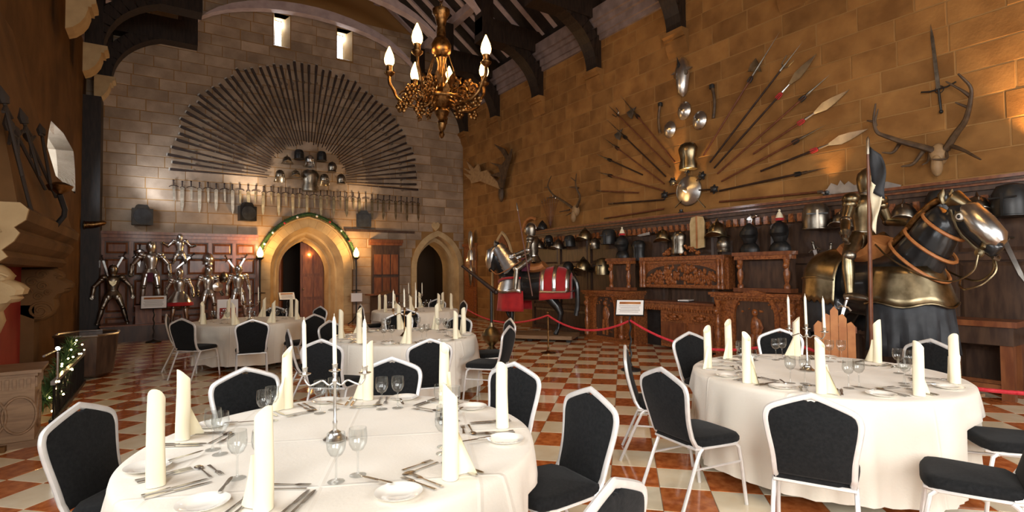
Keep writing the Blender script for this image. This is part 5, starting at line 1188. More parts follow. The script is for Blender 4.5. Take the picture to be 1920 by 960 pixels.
# ================================================================== carved sideboard (buffet) on the right wall; each unit its own thing
SX = 8.36
def pedestal(y0, y1, zt, label):
    """cupboard unit: local x runs along the wall (toward the camera), -y faces the room"""
    w = y1-y0; t = thing('sideboard_cupboard', label, 'sideboard', (SX, y1, 0), -PI/2, 'carved sideboard units'); D = XR-.06-SX
    MB().box2((0, .04, .1), (w, D, zt-.1)).build('carcass', 'carve', t, 0)
    for z0, z1, o in ((0, .06, .03), (.06, .12, .0)): MB().box2((-o, -o, z0), (w+o, D, z1)).build('plinth_moulding', 'carve', t, 0)
    for z0, z1, o in ((zt-.14, zt-.09, .01), (zt-.09, zt-.05, .05), (zt-.05, zt, .08)): MB().box2((-o, -o, z0), (w+o, D, z1)).build('top_moulding', 'carve', t, 0)
    for k in range(int(w/.06)): MB().ell((.03+k*.06, -.03, zt-.11), (.022, .02, .02), 6, 4).build('bead', 'carve', t)
    c = w/2; aw = w*.24
    g0, g1 = gothic(aw, zt*.58, zt*.58+aw*.98, 8), gothic(aw, zt*.58, zt*.58+aw*.98, 8, .07)
    mb = MB()
    for i in range(len(g0)-1):
        q = [(c+g0[i][0], .0, g0[i][1]+.12), (c+g0[i+1][0], .0, g0[i+1][1]+.12), (c+g1[i+1][0], .0, g1[i+1][1]+.12), (c+g1[i][0], .0, g1[i][1]+.12)]; mb.add([(x, -.02, z) for x, y, z in q]+[(x, .05, z) for x, y, z in q], [(0, 1, 2, 3), (4, 7, 6, 5), (0, 4, 5, 1), (1, 5, 6, 2), (2, 6, 7, 3), (3, 7, 4, 0)])
    mb.build('arch_moulding', 'carve', t, 0)
    MB().prism([(c+x*.98, z+.12) for x, z in g0], .026, .038, TW).build('niche_panel', 'paneldk', t, 0)  # dark infill puts the niche's shading into the colour
    mb = MB(); rg = random.Random(int(y0*100))
    mb.ell((c, .03, .62), (.09, .05, .2), 10, 8); mb.ell((c, .02, .87), (.055, .05, .065), 10, 8); mb.tube([(c-.04, .03, .5), (c-.06, .02, .3), (c-.06, .02, .16)], [.05, .04, .03], 8); mb.tube([(c+.04, .03, .5), (c+.07, .02, .32), (c+.05, .02, .16)], [.05, .04, .03], 8); mb.tube([(c+.07, .02, .75), (c+.14, .0, .62), (c+.1, -.01, .5)], [.03, .025, .02], 8)
    mb.build('carved_figure', 'carve', t)
    mb = MB()
    for k in range(46): mb.ell((rg.uniform(.03, w-.03), .035, rg.choice((rg.uniform(.16, .3), rg.uniform(zt-.36, zt-.18)))), (rg.uniform(.015, .035), .03, rg.uniform(.015, .03)), 6, 4)
    tag(mb.build('foliage_carving', 'carve', t), kind='stuff')
    for x in (.09, w-.09):
        MB().lathe([(.06, .12), (.065, .2), (.035, .24), (.05, .34), (.06, .46), (.035, .54), (.045, .6), (.055, .68), (.03, .74), (.045, .82), (.05, .9), (.03, .94), (.06, zt-.16), (.065, zt-.14)], 12, TR(x, -.04, 0)).build('turned_column', 'carve', t)
        MB().ell((x, -.075, .86), (.05, .05, .065), 8, 6).build('column_mask', 'carve', t)
    return t
pedestal(8.32, 9.62, 1.15, 'carved sideboard cupboard nearest the red-clothed horse, with a leafy arch')
pedestal(4.55, 6.08, 1.2, 'carved sideboard cupboard with a figure under an arch, behind the right-hand table')
t = thing('sideboard_desk', 'long carved middle section of the sideboard with a dark knee-hole', 'sideboard', (SX+.14, 8.22, 0), -PI/2, 'carved sideboard units'); W, D = 2.04, XR-.06-SX-.14
MB().box2((0, .02, .84), (W, D, .93)).build('top', 'carve', t, 0); MB().box2((0, -.04, .93), (W, D, .97)).build('top_board', 'panel', t, 0)
MB().box2((.72, .04, .06), (W, D, .84)).build('cupboard', 'carve', t, 0); MB().box2((0, D-.08, 0), (.72, D, .84)).build('knee_hole_back', 'black', t, 0)
MB().box2((0, .0, .0), (.06, D, .84)).build('side', 'carve', t, 0)
for k in range(33): MB().box2((.02+k*.062, -.01, .79), (.055+k*.062, .03, .84)).build('dentil', 'carve', t, 0)
for x0, x1 in ((.78, 1.36), (1.44, 1.98)):
    MB().box2((x0, .0, .14), (x1, .04, .56)).build('door_panel', 'panel', t, 0); mb = MB()
    for k in range(14): a = k*PI*2/14; mb.ell(((x0+x1)/2+.19*math.cos(a), -.005, .68+.055*math.sin(a)), (.04, .03, .03), 6, 4)
    mb.ell(((x0+x1)/2, -.01, .68), (.09, .05, .05), 10, 6); mb.build('carved_swag', 'carve', t)
# back board with the relief
t = thing('sideboard_upper_stage', 'tall carved back of the sideboard with a crowded relief panel', 'sideboard', (XR-.30, 9.62, 0), -PI/2, 'carved sideboard units')
MB().box2((1.4, .0, 1.24), (3.6, .2, 1.82)).build('back_board', 'carve', t, 0)
MB().box2((1.45, -.05, 1.80), (3.55, .2, 1.88)).build('shelf', 'carve', t, 0)
for z in (1.26, 1.74): MB().box2((1.5, -.03, z), (3.5, .02, z+.05)).build('relief_rail', 'carve', t, 0)
MB().prism([(1.62, 1.30), (3.38, 1.30), (3.38, 1.5)]+[(2.5+.88*math.cos(a), 1.5+.22*math.sin(a)) for a in [PI*i/12 for i in range(1, 12)]]+[(1.62, 1.5)], -.012, .0, TW).build('relief_ground', 'paneldk', t, 0)
for x in (1.5, 1.58, 3.42, 3.5): MB().lathe([(.04, 1.24), (.045, 1.3), (.025, 1.34), (.04, 1.46), (.045, 1.58), (.025, 1.68), (.045, 1.76), (.05, 1.80)], 10, TR(x, -.05, 0)).build('turned_column', 'carve', t)
rg = random.Random(5); mb = MB()
for k in range(150): u = rg.random(); mb.ell((1.66+1.68*u, -.01, 1.34+rg.random()*.34*(1-.6*(2*u-1)**2)), (rg.uniform(.02, .06), rg.uniform(.02, .06), rg.uniform(.03, .08)), 7, 5)
tag(mb.build('relief_figures', 'carve', t), kind='stuff')
mb = MB()
for k in range(40): u = rg.uniform(-1, 1); mb.ell((2.5+.45*u, .02, 1.93+.17*(1-u*u)*rg.random()), (rg.uniform(.02, .05), .04, rg.uniform(.02, .05)), 7, 5)
tag(mb.build('crest_carving', 'carve', t), kind='stuff')
def side_shelf(y0, y1, z0, z1, label):
    w = y1-y0; t = thing('sideboard_shelf', label, 'shelf', (SX+.12, y1, 0), -PI/2, 'carved sideboard units'); D = XR-.32-SX-.12
    MB().box2((-.03, -.03, z1-.06), (w+.03, D, z1)).build('shelf_board', 'panel', t, 0); MB().box2((0, -.01, z1-.13), (w, D, z1-.06)).build('frieze', 'carve', t, 0)
    MB().box2((-.02, -.02, z0), (w+.02, D, z0+.07)).build('base_board', 'panel', t, 0)
    for x in (.08, w-.08):
        mb = MB(); mb.lathe([(.05, z0+.07), (.05, z0+.12), (.03, z0+.15), (.05, z0+.25), (.055, z0+.33), (.03, z0+.4), (.045, z1-.2), (.055, z1-.13)], 12, TR(x, .05, 0)); mb.ell((x, .02, z1-.24), (.045, .045, .055), 8, 6); mb.build('figure_column', 'carve', t)
    MB().box2((.0, D-.06, z0+.07), (w, D-.02, z1-.13)).build('back_panel', 'paneldk', t, 0)
side_shelf(8.3, 9.0, 1.16, 1.88, 'carved column shelf on the left half of the sideboard')
side_shelf(4.75, 5.75, 1.21, 1.90, 'carved column shelf on the right half of the sideboard')
b = onx(1306, 462, XR-.26); o = thing('tall_shield', 'pale tall ridged shield standing on the sideboard below the round shield', 'shield', (XR-.24, b.y, 2.02), -PI/2)
for s in (-1, 1): MB().prism([(s*.01, .0), (s*.16, .02), (s*.17, .5), (s*.13, .62), (s*.01, .64)], -.03, .0, RX(PI/2)).build('leaf_board', 'parchment', o, 0)
MB().tube([(0, -.01, 0), (0, -.01, .64)], .018, 6).build('ridge', 'leather', o)
# helmets, busts and trophies along the right wall
def wall_helmet(px, py, m, k, s, l, d=.31): p = onx(px, py, XR-d); p.z -= .14*s; helmet(p, -PI/2+rnd.uniform(-.3, .6), s, m, l, k, 'helmets along the right wall', .13 if d > .3 else 0)
for a in [(1017, 426, 'black', 'morion', 1.0, 'dark helmet standing on the left end of the cornice, by the arrows', .22), (1012, 461, 'steeldk', 'morion', 1.05, 'helmet hanging lowest at the left end of the panelling'), (1029, 448, 'black', 'lobster', .9, 'small dark helmet under the left end of the cornice'),
          (1047, 461, 'steeldk', 'morion', 1.05, 'pointed helmet third from the left end of the panelling'), (1068, 452, 'black', 'pot', 1.0, 'black pot helmet behind the rider of the red-clothed horse'), (1097, 443, 'brass', 'morion', 1.15, 'bright brass helmet left of the black busts'), (1116, 455, 'steeldk', 'visor', .85, 'small visored helmet between brass and black helmets'),
          (1141, 444, 'black', 'pot', 1.25, 'large black helmet left of the festive bust'), (1065, 500, 'black', 'lobster', 1.1, 'black helmet low behind the red-clothed horse'), (1094, 500, 'brass', 'morion', 1.3, 'brass helmet low above the left cupboard'), (1131, 500, 'brass', 'pot', 1.35, 'pale brass pot helmet low beside the left column shelf'),
          (1243, 445, 'brass', 'morion', 1.15, 'brass helmet left of the tall pale shield'), (1345, 434, 'brass', 'morion', 1.3, 'brass helmet right of the tall pale shield'), (1357, 455, 'steeldk', 'visor', .95, 'small helmet just below the brass one right of the tall shield'),
          (1530, 406, 'steeldk', 'pot', 1.45, 'green-grey crowned helmet on the cornice side, above sword hilts'), (1583, 415, 'steeldk', 'morion', 1.2, 'round dark helmet behind the brass rider'), (1695, 403, 'steeldk', 'morion', 1.2, 'helmet between the brass rider and the black horse head'), (1762, 380, 'black', 'pot', 1.15, 'dark round helmet above the mane of the black horse'),
          (1832, 388, 'steeldk', 'morion', 1.0, 'peaked helmet above the ears of the black horse'), (1897, 376, 'black', 'pot', 1.4, 'big glossy black helmet at the right edge of the photo')]: wall_helmet(*a)
def bust(px, py, zb, l, m='black', hat=False):
    p = onx(px, py, SX+.34); b = (p.x, p.y, zb)
    t = thing('armour_bust', l, 'armour', b, -PI/2, 'black armour busts'); 
    MB().lathe([(.17, 0), (.18, .05), (.15, .12), (.08, .19), (.0001, .2)], 16, sy=.7).build('shoulder_plate', m, t)
    MB().lathe([(.09, .16), (.12, .24), (.135, .34), (.12, .43), (.07, .49), (.0001, .51)], 16, sy=1.15).build('helmet', m, t)
    MB().lathe([(.11, .25), (.145, .31), (.13, .38)], 12, TR(0, -.02, 0), a0=PI, a1=2*PI, sy=1.3).build('visor', m, t)
    MB().tube([(0, .14*math.cos(w), .36+.16*math.sin(w)) for w in [PI*i/10 for i in range(11)]], .01, 6).build('comb', m, t)
    if hat:
        h = thing('festive_hat', 'small red and cream festive hat on the %s' % hat, 'hat', (p.x, p.y, zb+.522), 0, 'festive hats'); h.scale = (.75, .75, .75)
        MB().lathe([(.09, 0), (.10, .03), (.09, .06)], 14).build('brim', 'red', h); MB().lathe([(.085, .06), (.06, .14), (.03, .2), (.0001, .21)], 14).build('cone', 'flagw', h); MB().ell((0, 0, .23), .03, 8, 6).build('bobble', 'flagw', h)
bust(1463, 470, 1.90, 'black armour bust wearing a festive hat on the right column shelf', hat='right black bust')
bust(1406, 470, 1.90, 'black armour bust without a hat on the right column shelf')
bust(1167, 482, 1.88, 'black armour bust wearing a festive hat on the left column shelf', hat='left black bust')
for px, py, l in ((1197, 470, 'dark closed helmet and collar standing just right of the left shelf'), (1272, 455, 'dark breastplate hanging left of the tall pale shield')):
    p = onx(px, py, XR-.24); cuirass((p.x, p.y, p.z), -PI/2, .8, 'black' if px < 1200 else 'steeldk', l)
# sword hilts and the bright twisted sword
for a, b, l in (((1523, 452), (1536, 500), 'left of two basket-hilted swords behind the black horse'), ((1558, 455), (1556, 505), 'right of two basket-hilted swords behind the black horse'), ((1872, 428), (1922, 530), 'bright twisted sword pointing down at the right edge of the photo')):
    sword(onx(*a, XR-.12), onx(*b, XR-.12), l, (-1, 0, 0), 'swords behind the black horse', 'steel', 'steeldk', .028, .1, hl=.14, ring=True)
sword(onx(1227, 436, XR-.15), onx(1195, 442, XR-.15), 'pistol-like short blade lying level above the left shelf', (-1, 0, 0), None, 'steel', 'gun', .03, .06, 'dagger', 'dagger', hl=.12)
sword(onx(1420, 404, XR-.15), onx(1400, 412, XR-.15), 'short pale dagger above the black busts', (-1, 0, 0), None, 'steel', 'steel', .035, .08, 'dagger', 'dagger', hl=.12)
# open book on the desk
p = onx(1285, 560, SX+.4); t = thing('open_book', 'open white book lying on the sideboard desk', 'book', (SX+.42, p.y, .971), .3)
MB().box2((-.16, -.12, 0), (.16, .12, .015)).build('cover', 'black', t, 0)
for s in (-1, 1): MB().box2((min(0, s*.15), -.11, .015), (max(0, s*.15), .11, .035)).build('page_block', 'white', t, 0)
# arrows fanned on the cornice
for k in range(7):
    a = R_(-26+k*8.5); p0 = onx(1032, 424, XR-.1); p0.z = 2.79; p1 = p0+V((0, -.85*math.sin(a), .85*math.cos(a)))
    L, T = orient(p0, p1, (-1, 0, 0)); o = bpy.data.objects.new('arrow', None); COL.objects.link(o); o.matrix_world = T; tag(o, 'slim arrow, %s in the small fan on the cornice' % nth(k, 7), 'arrow', 'arrows in the small fan')
    MB().tube([(0, 0, 0), (0, 0, L)], .007, 6).build('shaft', 'haft', o); MB().lathe([(.014, L-.02), (.0005, L+.06)], 6).build('tip', 'steel', o)
# horn and niche behind the red-clothed horse
o = MB().tube(smooth_poly([onx(980, 433, XR-.08), onx(985, 415, XR-.1), onx(995, 408, XR-.1), onx(1003, 410, XR-.1)], 2), [.07*(1-i/27*.8) for i in range(16)] if False else .045, 8).build('hunting_horn', 'leather', None); tag(o, 'brown curved hunting horn on the wall behind the mounted armour', 'horn')
cy = onx(943, 470, XR).y; r = 1.0; mb = MB(); mb.tube([(XR-.02, cy+x, z) for x, z in gothic(.62, 1.75, 2.85, 8)], .05, 8); nz = struct('door_4', mb, 'stonepale')
MB().prism([(cy+x*.82, z*.99) for x, z in gothic(.6, 1.75, 2.8, 8)], XR-.04, XR-.005, TL).build('door_leaf', 'panel', nz, 0)
# wooden board with hung armour near the corner
y0 = onx(884, 500, XR).y; t = thing('wall_board', 'orange-brown carved board on the right wall at the corner', 'panel', (XR-.01, y0+.42, 0), -PI/2)
MB().box2((0, -.05, .05), (.84, 0, 2.55)).build('board', 'carve', t, 0)
for z0, z1 in ((.15, 1.0), (1.1, 1.75), (1.85, 2.4)): MB().box2((.12, -.075, z0), (.72, -.05, z1)).build('raised_panel', 'carve', t, 0)
MB().box2((-.05, -.1, 2.5), (.89, 0, 2.6)).build('cap', 'carve', t, 0)
p = onx(882, 470, XR-.2); t = thing('lance_guard', 'steel leaf-shaped lance guard hanging on the orange-brown board', 'armour', p, -PI/2)
MB().lathe([(.02, .0), (.09, .12), (.14, .4), (.11, .62), (.0001, .7)], 12, sy=.4).build('upper_leaf', 'steel', t)
MB().lathe([(.17, -.32), (.15, -.1), (.1, .02)], 12, sy=.5).build('vamplate', 'steel', t)
MB().tube([(0, 0, .0), (0, 0, -.6)], .04, 8).build('shaft', 'haft', t)
MB().lathe([(.0001, -1.25), (.06, -1.1), (.15, -.72), (.05, -.5)], 12, sy=.4).build('lower_leaf', 'steeldk', t)
# ================================================================== bench at the right
t = thing('oak_table', 'dark oak side table against the panelling under the black horse head', 'table', (8.36, 2.85, 0), -PI/2)
MB().box2((0, 0, .88), (.85, .5, .95)).build('top', 'panel', t, 0); MB().box2((.04, .03, .66), (.81, .48, .88)).build('frieze', 'paneldk', t, 0)
for x in (.06, .68):
    for y in (.05, .36): MB().box2((x, y, 0), (x+.12, y+.1, .66)).build('leg', 'panel', t, 0)
for y in (.07, .38): MB().box2((.18, y, .1), (.68, y+.05, .18)).build('stretcher', 'panel', t, 0)
# pointed plank board left of the rider
b = atd(1572, 600, 5.95); t = thing('plank_board', 'orange plank board with a pointed top beside the black horse', 'board', (b.x, b.y, 0), -R_(68))
for k in range(5):
    x = -.2+k*.08; h = 1.16-.06*abs(k-2)*1.4; MB().prism([(x-.038, 0), (x+.038, 0), (x+.038, h-.03*(k >= 2)-.0), (x, h+.02), (x-.038, h-.03*(k <= 2))], -.015, .015, RX(PI/2)).build('plank', 'leather', t, 0)
for z in (.35, .92): MB().box((-.04, .03, z), (.42, .03, .07)).build('batten', 'haft', t, 0)
sword(atd(1589, 556, 6.0), atd(1572, 655, 5.9), 'slim sword hanging at the left side of the brass rider', (-.93, -.3, 0), None, 'steel', 'steel', .016, .07, hl=.12)
# ================================================================== rope barrier
RXX = 6.28
posts = [(RXX, 11.9), (RXX+.02, 8.37), (RXX, 6.15), (RXX, 3.55), (RXX-.02, .3)]
tops = []
PLAB = ['at the left end of the red rope', 'before the hooves of the red-clothed horse', '', 'behind the right-hand table', 'outside the right edge of the photo']
for i, (x, y) in enumerate(posts):
    if i == 2: tops.append(V((x, y, .80))); continue
    t = thing('rope_post', 'slim brass rope post standing '+PLAB[i], 'post', (x, y, 0), 0, 'rope posts')
    MB().lathe([(.0001, 0), (.15, 0), (.15, .015), (.04, .035), (.02, .05)], 18).build('base', 'gilt', t); MB().tube([(0, 0, .04), (0, 0, .76)], .016, 8).build('pole', 'gilt', t); MB().ell((0, 0, .79), .03, 10, 7).build('knob', 'gilt', t); tops.append(V((x, y, .74)))
for i, (a, b) in enumerate(zip(tops, tops[1:])):
    pts = []
    for k in range(19): u = k/18; p = a.lerp(b, u); p.z -= .26*4*u*(1-u)*min(1, (b-a).length/2.6); pts.append(p)
    q = [p+V((0, .0, 0)) for p in pts]; o = MB().tube(q, .019, 8).build('barrier_rope', 'rope', None)
    tag(o, 'red barrier rope '+['running left from the post before the red-clothed horse', 'sagging between the rope post and the slanted notice', 'sagging from the slanted notice toward the right-hand table', 'passing below the black horse to the right edge'][i], 'rope', 'red ropes')
def notice_stand(loc, h, label, rz, w=.36, hh=.28, tilt=.9, name='notice_stand', m='white', pic=True):
    t = thing(name, label, 'sign', loc, rz, 'notice stands')
    MB().lathe([(.0001, 0), (.16, 0), (.16, .02), (.05, .05), (.02, .07)], 16).build('base', 'black', t)
    tw = [(0.012*math.cos(k*.9), .012*math.sin(k*.9), .05+k*(h-.12)/30) for k in range(31)]; MB().tube(tw, .016, 6).build('twisted_pole', 'black', t)
    K = TR(0, 0, h-.03) @ RX(tilt)
    MB().box((0, 0, 0), (w+.03, hh+.03, .015), K).build('tray', 'black', t, 0); b = MB().box((0, 0, .012), (w, hh, .006), K).build('board', m, t, 0)
    if pic:
        MB().box((0, hh*.3, .0165), (w*.8, hh*.16, .002), K).build('picture_strip', 'leather', b, 0)
        for k in range(6): MB().box((-.01*(k % 2), hh*.12-k*hh*.09, .0165), (w*(.8-.05*(k % 3)), hh*.02, .002), K).build('text_line', 'ink', b, 0)
p = posts[2]; notice_stand((p[0], p[1], 0), 1.03, 'slanted white notice on a twisted black stand in the rope line', -R_(50), .42, .30, .8)
p = onz(288, 641); notice_stand((p.x, 15.3, 0), .98, 'white notice on a black stand before the tallest suit of armour', 0, .5, .34, .95)
p = ony(538, 560, 15.9); notice_stand((p.x, 15.9, 0), 1.0, 'white notice on a stand in the garlanded archway', 0, .4, .26, .8)
t = thing('framed_notice', 'white framed notice with a dark red picture behind the left rear table', 'sign', ony(427, 560, 14.4).xy.to_3d())
MB().box2((-.22, -.02, .35), (.22, .02, 1.0)).build('frame', 'white', t, 0); MB().box2((-.17, -.03, .38), (.17, -.02, .8)).build('picture', 'firered', t, 0)
for s in (-1, 1): MB().box2((s*.2-.015, -.14, 0), (s*.2+.015, .14, .35)).build('foot', 'white', t, 0)
# bronze floor candlestick by the red-clothed horse
p = onz(922, 662); t = thing('swivel_gun', 'dark long-barrelled gun on a post with a gleaming brass globe base', 'gun', (p.x, p.y, 0)); dpt = (p-CAMP).dot(CW); pt = atd(921, 541, dpt); pe = atd(866, 498, dpt+.2)
MB().lathe([(.0001, 0), (.2, 0), (.2, .04), (.1, .08), (.05, .14), (.16, .26), (.19, .36), (.14, .46), (.05, .52), (.03, .6)], 20).build('globe_base', 'brass', t); MB().tube([(0, 0, .55), (0, 0, pt.z)], .028, 10).build('post', 'black', t); v_ = pe-pt; o_ = V((0, 0, pt.z)); MB().tube([o_-v_*.12, o_, o_+v_*.6, o_+v_], [.05, .045, .034, .03], 10).build('barrel', 'gun', t); MB().ell(o_-v_*.16, .05, 8, 6).build('breech_knob', 'gun', t)
# ================================================================== fireplace on the left wall
FX, FY0, FY1 = -1.10, 6.6, 10.1
fp0 = thing('fireplace', 'stone fireplace with a dark sloping hood and carved pale mantel', 'fireplace', (XL, (FY0+FY1)/2, 0)); cy = (FY0+FY1)/2; hw = (FY1-FY0)/2
def F(x, y, z): return V((x-XL, y-cy, z))
prof = [(.0, 1.72), (.44, 1.72), (.50, 1.78), (.46, 1.84), (.54, 1.92), (.58, 2.0), (.54, 2.05), (.62, 2.12), (.64, 2.22), (.58, 2.28), (.0, 2.28)]
TM = MX(((1, 0, 0, 0), (0, 0, 1, 0), (0, 1, 0, 0), (0, 0, 0, 1)))
MB().prism(prof, -hw, hw, TM).build('mantel', 'stonedark', fp0, 0)  # mantel front in dark stone, its shade put into the colour
MB().prism([(.02, 1.73), (.44, 1.73), (.50, 1.78), (.46, 1.84), (.54, 1.92), (.58, 2.0), (.54, 2.05), (.62, 2.12), (.64, 2.22), (.58, 2.28), (.02, 2.28)], -hw-.04, -hw+.01, TM).build('mantel_end', 'stonepale', fp0, 0)  # near end in pale stone, window light put into the colour
for k, (x, z, r_) in enumerate(((.14, 2.0, .09), (.36, 2.0, .09))): MB().tube([(x+r_*(1-j/20)*math.cos(j*.6), -hw-.05, z+r_*(1-j/20)*math.sin(j*.6)) for j in range(18)], .016, 6).build('scroll_carving', 'stonepale', fp0)
hd_ = MB(); a0, a1 = [(.0, 2.28), (.55, 2.28), (.0, 4.1)], 0
vs = [(.0, -hw+.02, 2.28), (.55, -hw+.02, 2.28), (.55, hw-.02, 2.28), (.0, hw-.02, 2.28), (.0, -hw+.5, 4.6), (.12, -hw+.5, 4.6), (.12, hw-1.4, 4.6), (.0, hw-1.4, 4.6)]
hd_.add(vs, [(0, 1, 5, 4), (1, 2, 6, 5), (2, 3, 7, 6), (4, 5, 6, 7), (0, 3, 2, 1)]).build('hood', 'stonedark', fp0, 0)
for y in (-hw+.18, hw-.18):
    MB().box2((0, y-.17, 0), (.2, y+.17, 1.2)).build('jamb', 'stonedark' if y > 0 else 'stonepale', fp0, 0)  # same stone twice: near jamb coloured lit, far jamb coloured shaded
    lp_ = [(0, 1.72), (.40, 1.72), (.46, 1.67), (.50, 1.61), (.49, 1.565), (.56, 1.53), (.605, 1.48), (.59, 1.43), (.55, 1.42), (.565, 1.39), (.53, 1.355), (.47, 1.345), (.42, 1.27), (.44, 1.18), (.40, 1.06), (.30, .98), (.18, .97), (.08, 1.02), (0, 1.06)]
    cxz = (.26, 1.38); ins = [(cxz[0]+(x-cxz[0])*.86, cxz[1]+(z-cxz[1])*.9) for x, z in lp_]; n_ = len(lp_); mb = MB()
    vv = [(x, y-.17, z) for x, z in ins]+[(x, y-.12, z) for x, z in lp_]+[(x, y+.12, z) for x, z in lp_]+[(x, y+.17, z) for x, z in ins]
    mb.add(vv, [tuple(range(n_)), tuple(range(3*n_, 4*n_))[::-1]]+[(r*n_+i, r*n_+(i+1) % n_, (r+1)*n_+(i+1) % n_, (r+1)*n_+i) for r in range(3) for i in range(n_)])
    for s in (-1, 1):
        mb.ell((.45, y+s*.165, 1.575), (.03, .02, .022), 10, 7); mb.ell((.56, y+s*.12, 1.46), (.03, .03, .02), 8, 6); mb.tube([(.40, y+s*.17, 1.61), (.45, y+s*.175, 1.625), (.49, y+s*.15, 1.60)], .014, 6)
        for cx_, cz_, rr_ in ((.27, 1.62, .07), (.17, 1.52, .07), (.28, 1.46, .06), (.12, 1.38, .06), (.24, 1.32, .06), (.34, 1.37, .04)): mb.tube([(cx_+rr_*(1-k/16)*math.cos(k*.7), y+s*.175, cz_+rr_*(1-k/16)*math.sin(k*.7)) for k in range(14)], .014, 6)
        mb.tube([(.26+.14*(1-k/24)*math.cos(k*.5), y+s*.172, 1.12+.13*(1-k/24)*math.sin(k*.5)) for k in range(22)], .018, 6)
    mb.build('lion_corbel', 'stonepale' if y < 0 else 'stonedark', fp0)  # near lion coloured as lit stone, far one as shaded
MB().box2((.01, -hw+.3, .0), (.06, hw-.3, 1.75)).build('fireback', 'firered', fp0, 0)
MB().box2((0, -hw, 0), (.5, hw, .05)).build('hearth', 'stonedark', fp0, 0)
# weapons racked on the hood
for k, (a, b) in enumerate((((8, 190), (42, 330)), ((18, 240), (60, 400)), ((45, 228), (75, 330)), ((78, 250), (95, 345)), ((30, 250), (85, 355)), ((55, 260), (105, 370)))):
    pa, pb = onx(*a, XL+.50), onx(*b, XL+.62); o = MB().tube([pa, pb], .016, 6); o2 = o.build('crossbow_stock' if k in (1, 4) else 'boar_spear', 'doordk', None)
    tag(o2, ['topmost slanting spear on the fireplace hood', 'long crossbow stock leaning on the hood nearest the camera', 'second spear from the top on the fireplace hood', 'short spear on the hood beside the bright alcove', 'crossbow stock crossing the middle of the hood', 'lower slanting spear on the fireplace hood'][k], 'weapon', 'weapons on the hood')
    d = (pb-pa).normalized(); n = d.cross(V((1, 0, 0))).normalized()
    MB().tube([pa+d*.12-n*.16, pa+d*.04, pa+d*.12+n*.16], .014, 6).build('cross_piece', 'doordk', o2)
    MB().lathe([(.035, -.02), (.045, .04), (.001, .14)], 8, MX.Translation(pa) @ (-d).to_track_quat('Z', 'X').to_matrix().to_4x4()).build('head', 'doordk', o2)
p = onx(112, 358, XL+.66); t = thing('iron_bracket_lamp', 'dark iron bracket with a small gilt dish at the foot of the hood', 'bracket', p)
MB().lathe([(.0001, -.05), (.1, 0), (.13, .06), (.05, .1), (.0001, .1)], 12).build('dish', 'gilt', t); MB().tube(smooth_poly([(0, 0, -.04), (.05, .1, -.25), (-.05, .15, -.4)], 1), .03, 8).build('stem', 'black', t)
p = ony(180, 421, YB-.67); t = thing('gilt_horn', 'gilt-rimmed drinking horn projecting from the dark corner shaft', 'horn', p); MB().tube(smooth_poly([(-.22, .0, -.02), (0, 0, 0), (.2, 0, .06)], 1), [.09, .085, .08, .07, .05, .02], 10).build('horn', 'gilt', t); MB().tube([(-.22, .095*math.cos(w), -.02+.095*math.sin(w)) for w in [2*PI*i/14 for i in range(14)]], .014, 6, closed=True).build('rim', 'brass', t)
# chest, fender, log bin, lit garland
def chest(loc, rz, w, d, h, label):
    t = thing('carved_chest', label, 'chest', loc, rz)
    MB().prism([(-w/2, -d/2), (w/2, -d/2), (w/2, d/2), (-w/2, d/2)], .06, h-.06).build('body', 'plinth', t, 0)
    for z0, z1, o in ((0, .06, .03), (h-.06, h-.03, .02), (h-.03, h, .05)): MB().box2((-w/2-o, -d/2-o, z0), (w/2+o, d/2+o, z1)).build('moulding', 'plinth', t, 0)
    for k in range(int(w/.05)): MB().box2((-w/2+.015+k*.05, -d/2-.015, h-.17), (-w/2+.04+k*.05, -d/2, h-.08)).build('flute', 'plinth', t, 0)
    for k in range(int(d/.05)): MB().box2((w/2, -d/2+.015+k*.05, h-.17), (w/2+.015, -d/2+.04+k*.05, h-.08)).build('flute', 'plinth', t, 0)
    for x in (-w/4, w/4): MB().tube([(x+.12*math.cos(q), -d/2-.005, h*.42+.17*math.sin(q)) for q in [2*PI*i/20 for i in range(20)]], .012, 6, closed=True).build('oval_moulding', 'plinth', t)
    MB().tube([(w/2+.005, .12*math.cos(q), h*.42+.17*math.sin(q)) for q in [2*PI*i/20 for i in range(20)]], .012, 6, closed=True).build('oval_moulding', 'plinth', t)
chest((-1.24, 6.95, 0), R_(3), .42, .5, .72, 'carved wooden chest with an oval panel at the left edge of the photo')
t = thing('log_bin', 'dark log bin with a silver rim beside the fireplace', 'bin', (-1.02, 10.85, 0)); MB().lathe([(.3, .02), (.36, .06), (.4, .4), (.42, .66), (.4, .66), (.38, .4), (.3, .1), (.0001, .1)], 8, SC(1, 1.25, 1) @ RZ(PI/8)).build('body', 'paneldk', t, 20)
MB().tube([(.42*math.cos(q+PI/8), .525*math.sin(q+PI/8), .67) for q in [2*PI*i/8 for i in range(8)]], .022, 8, closed=True).build('rim', 'steel', t)
t = thing('hearth_fender', 'black iron fender with bars in front of the fireplace', 'fender', (-1.0, 8.9, 0)); MB().box2((-.03, -1.35, 0), (.03, 1.3, .05)).build('base_rail', 'black', t, 0); MB().box2((-.02, -1.35, .42), (.02, 1.3, .46)).build('top_rail', 'steel', t, 0)
for k in range(28): MB().tube([(0, -1.3+k*.095, .05), (0, -1.3+k*.095, .42)], .008, 5).build('bar', 'black', t)
t = thing('lit_garland', 'fir garland with glowing fairy lights on the hearth fender', 'garland', (-1.10, 8.9, 0)); mb = MB(); rg = random.Random(9); gp = smooth_poly([(0, -1.2, .25), (.02, -.6, .33), (.0, 0, .45), (.02, .6, .55), (0, .95, .66)], 2)
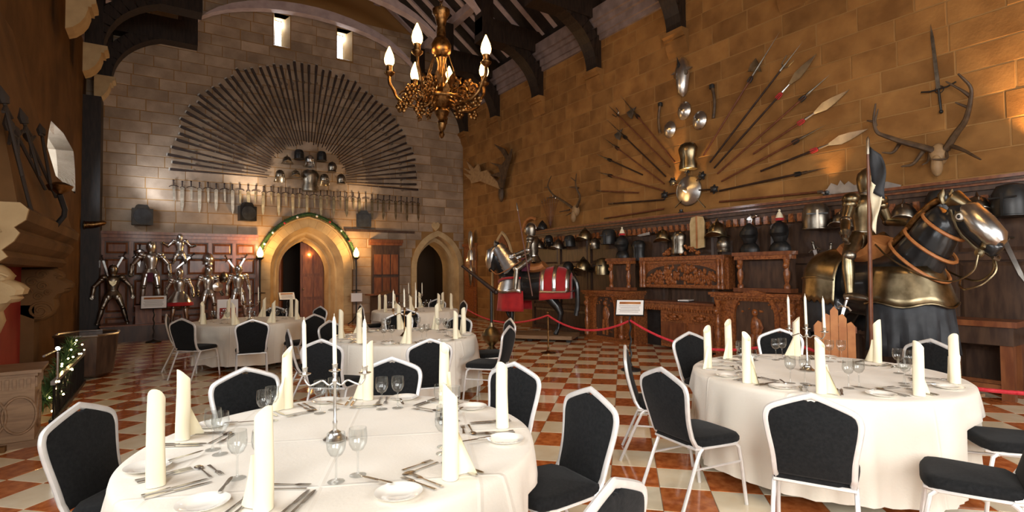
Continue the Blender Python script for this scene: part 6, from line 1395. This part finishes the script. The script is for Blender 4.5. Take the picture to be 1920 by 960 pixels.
for a, b in zip(gp, gp[1:]):
    n = int((b-a).length*420)+3
    for k in range(n): c = a.lerp(b, k/n); d = V((rg.gauss(0, .6), rg.gauss(0, 1), rg.gauss(0, 1))).normalized(); e = d.orthogonal().normalized()*.010; mb.add([c-e, c+e, c+d*rg.uniform(.08, .22)], [(0, 1, 2)])
tag(mb.build('fir_needles', 'green', t, 0), kind='stuff'); MB().tube(gp, .035, 6).build('fir_rope', 'green', t)
for k in range(26): c = rg.choice(gp); MB().ell(c+V((rg.uniform(.02, .14), rg.uniform(-.12, .12), rg.uniform(-.13, .2))), .011, 8, 6).build('fairy_light', 'bulbs', t)
o = MB().tube([onz(82, 668, .62), onz(138, 642, .60)], .014, 8).build('fire_iron', 'steel', None); tag(o, 'bright steel fire iron lying across the fender', 'fire iron')
p = onx(115, 653, -.97); t = thing('hearth_glint', 'tiny brilliant white glint on the hearth fender, an added glowing bead', 'lamp', (-1.0, p.y, .46))
MB().tube([(0, 0, 0), (0, 0, p.z-.5)], .012, 6).build('stem', 'steel', t); MB().ell((.0, 0, p.z-.46), .02, 10, 8).build('bulb', 'glintw', t)  # added glowing bead standing in for a bright glint
# small side desk right of the archway
t = thing('writing_slope', 'wooden slope-topped desk under the dark panelled door', 'desk', (ony(716, 550, 16.4).x, 16.35, 0)); MB().prism([(-.25, 0), (.25, 0), (.25, 1.02), (-.25, .88)], -.45, .45, RZ(-PI/2) @ MX(((0, 0, 1, 0), (1, 0, 0, 0), (0, 1, 0, 0), (0, 0, 0, 1))) @ SC(1, 1, 1)).build('body', 'paneldk', t, 0)
MB().box2((-.47, -.28, .9), (.47, .27, .94), RX(.0)).build('lid', 'panel', t, 0)
# spotlights standing on the panelling cornice, and the lamps inside the passages
for y, z, en, aim in ((7.15, 2.84, 190, (XR-.02, 7.15, 5.0)), (11.9, 2.84, 90, (XR-.02, 11.8, 4.8)), (1.75, 2.84, 420, (XR-.02, 1.8, 5.0)), (4.3, 2.84, 30, (XR-.02, 4.3, 4.6))):
    t = thing('spot_lamp', 'small black spotlight standing on the panelling cornice '+{7.15: 'below the breastplate', 11.9: 'behind the small fan of arrows', 1.75: 'at the right edge of the photo', 4.3: 'below the great antlers'}[y], 'lamp', (XR-.2, y, 2.765), 0, 'cornice spotlights')
    MB().box((0, 0, .01), (.07, .09, .02)).build('foot', 'black', t, 0); MB().lathe([(.02, .02), (.034, .03), (.036, .07), (.03, .07), (.0001, .05)], 12).build('can', 'black', t)
    spot('cornice_spot', (XR-.2, y, 2.86), aim, en, WARM, 75, 1, .03)
point('porch_light', (AX+.25, YB+.95, 2.2), 10, WARM, .05)
point('lobby_light', (BX-.3, YB+1.9, 2.1), 14, WARM, .05)
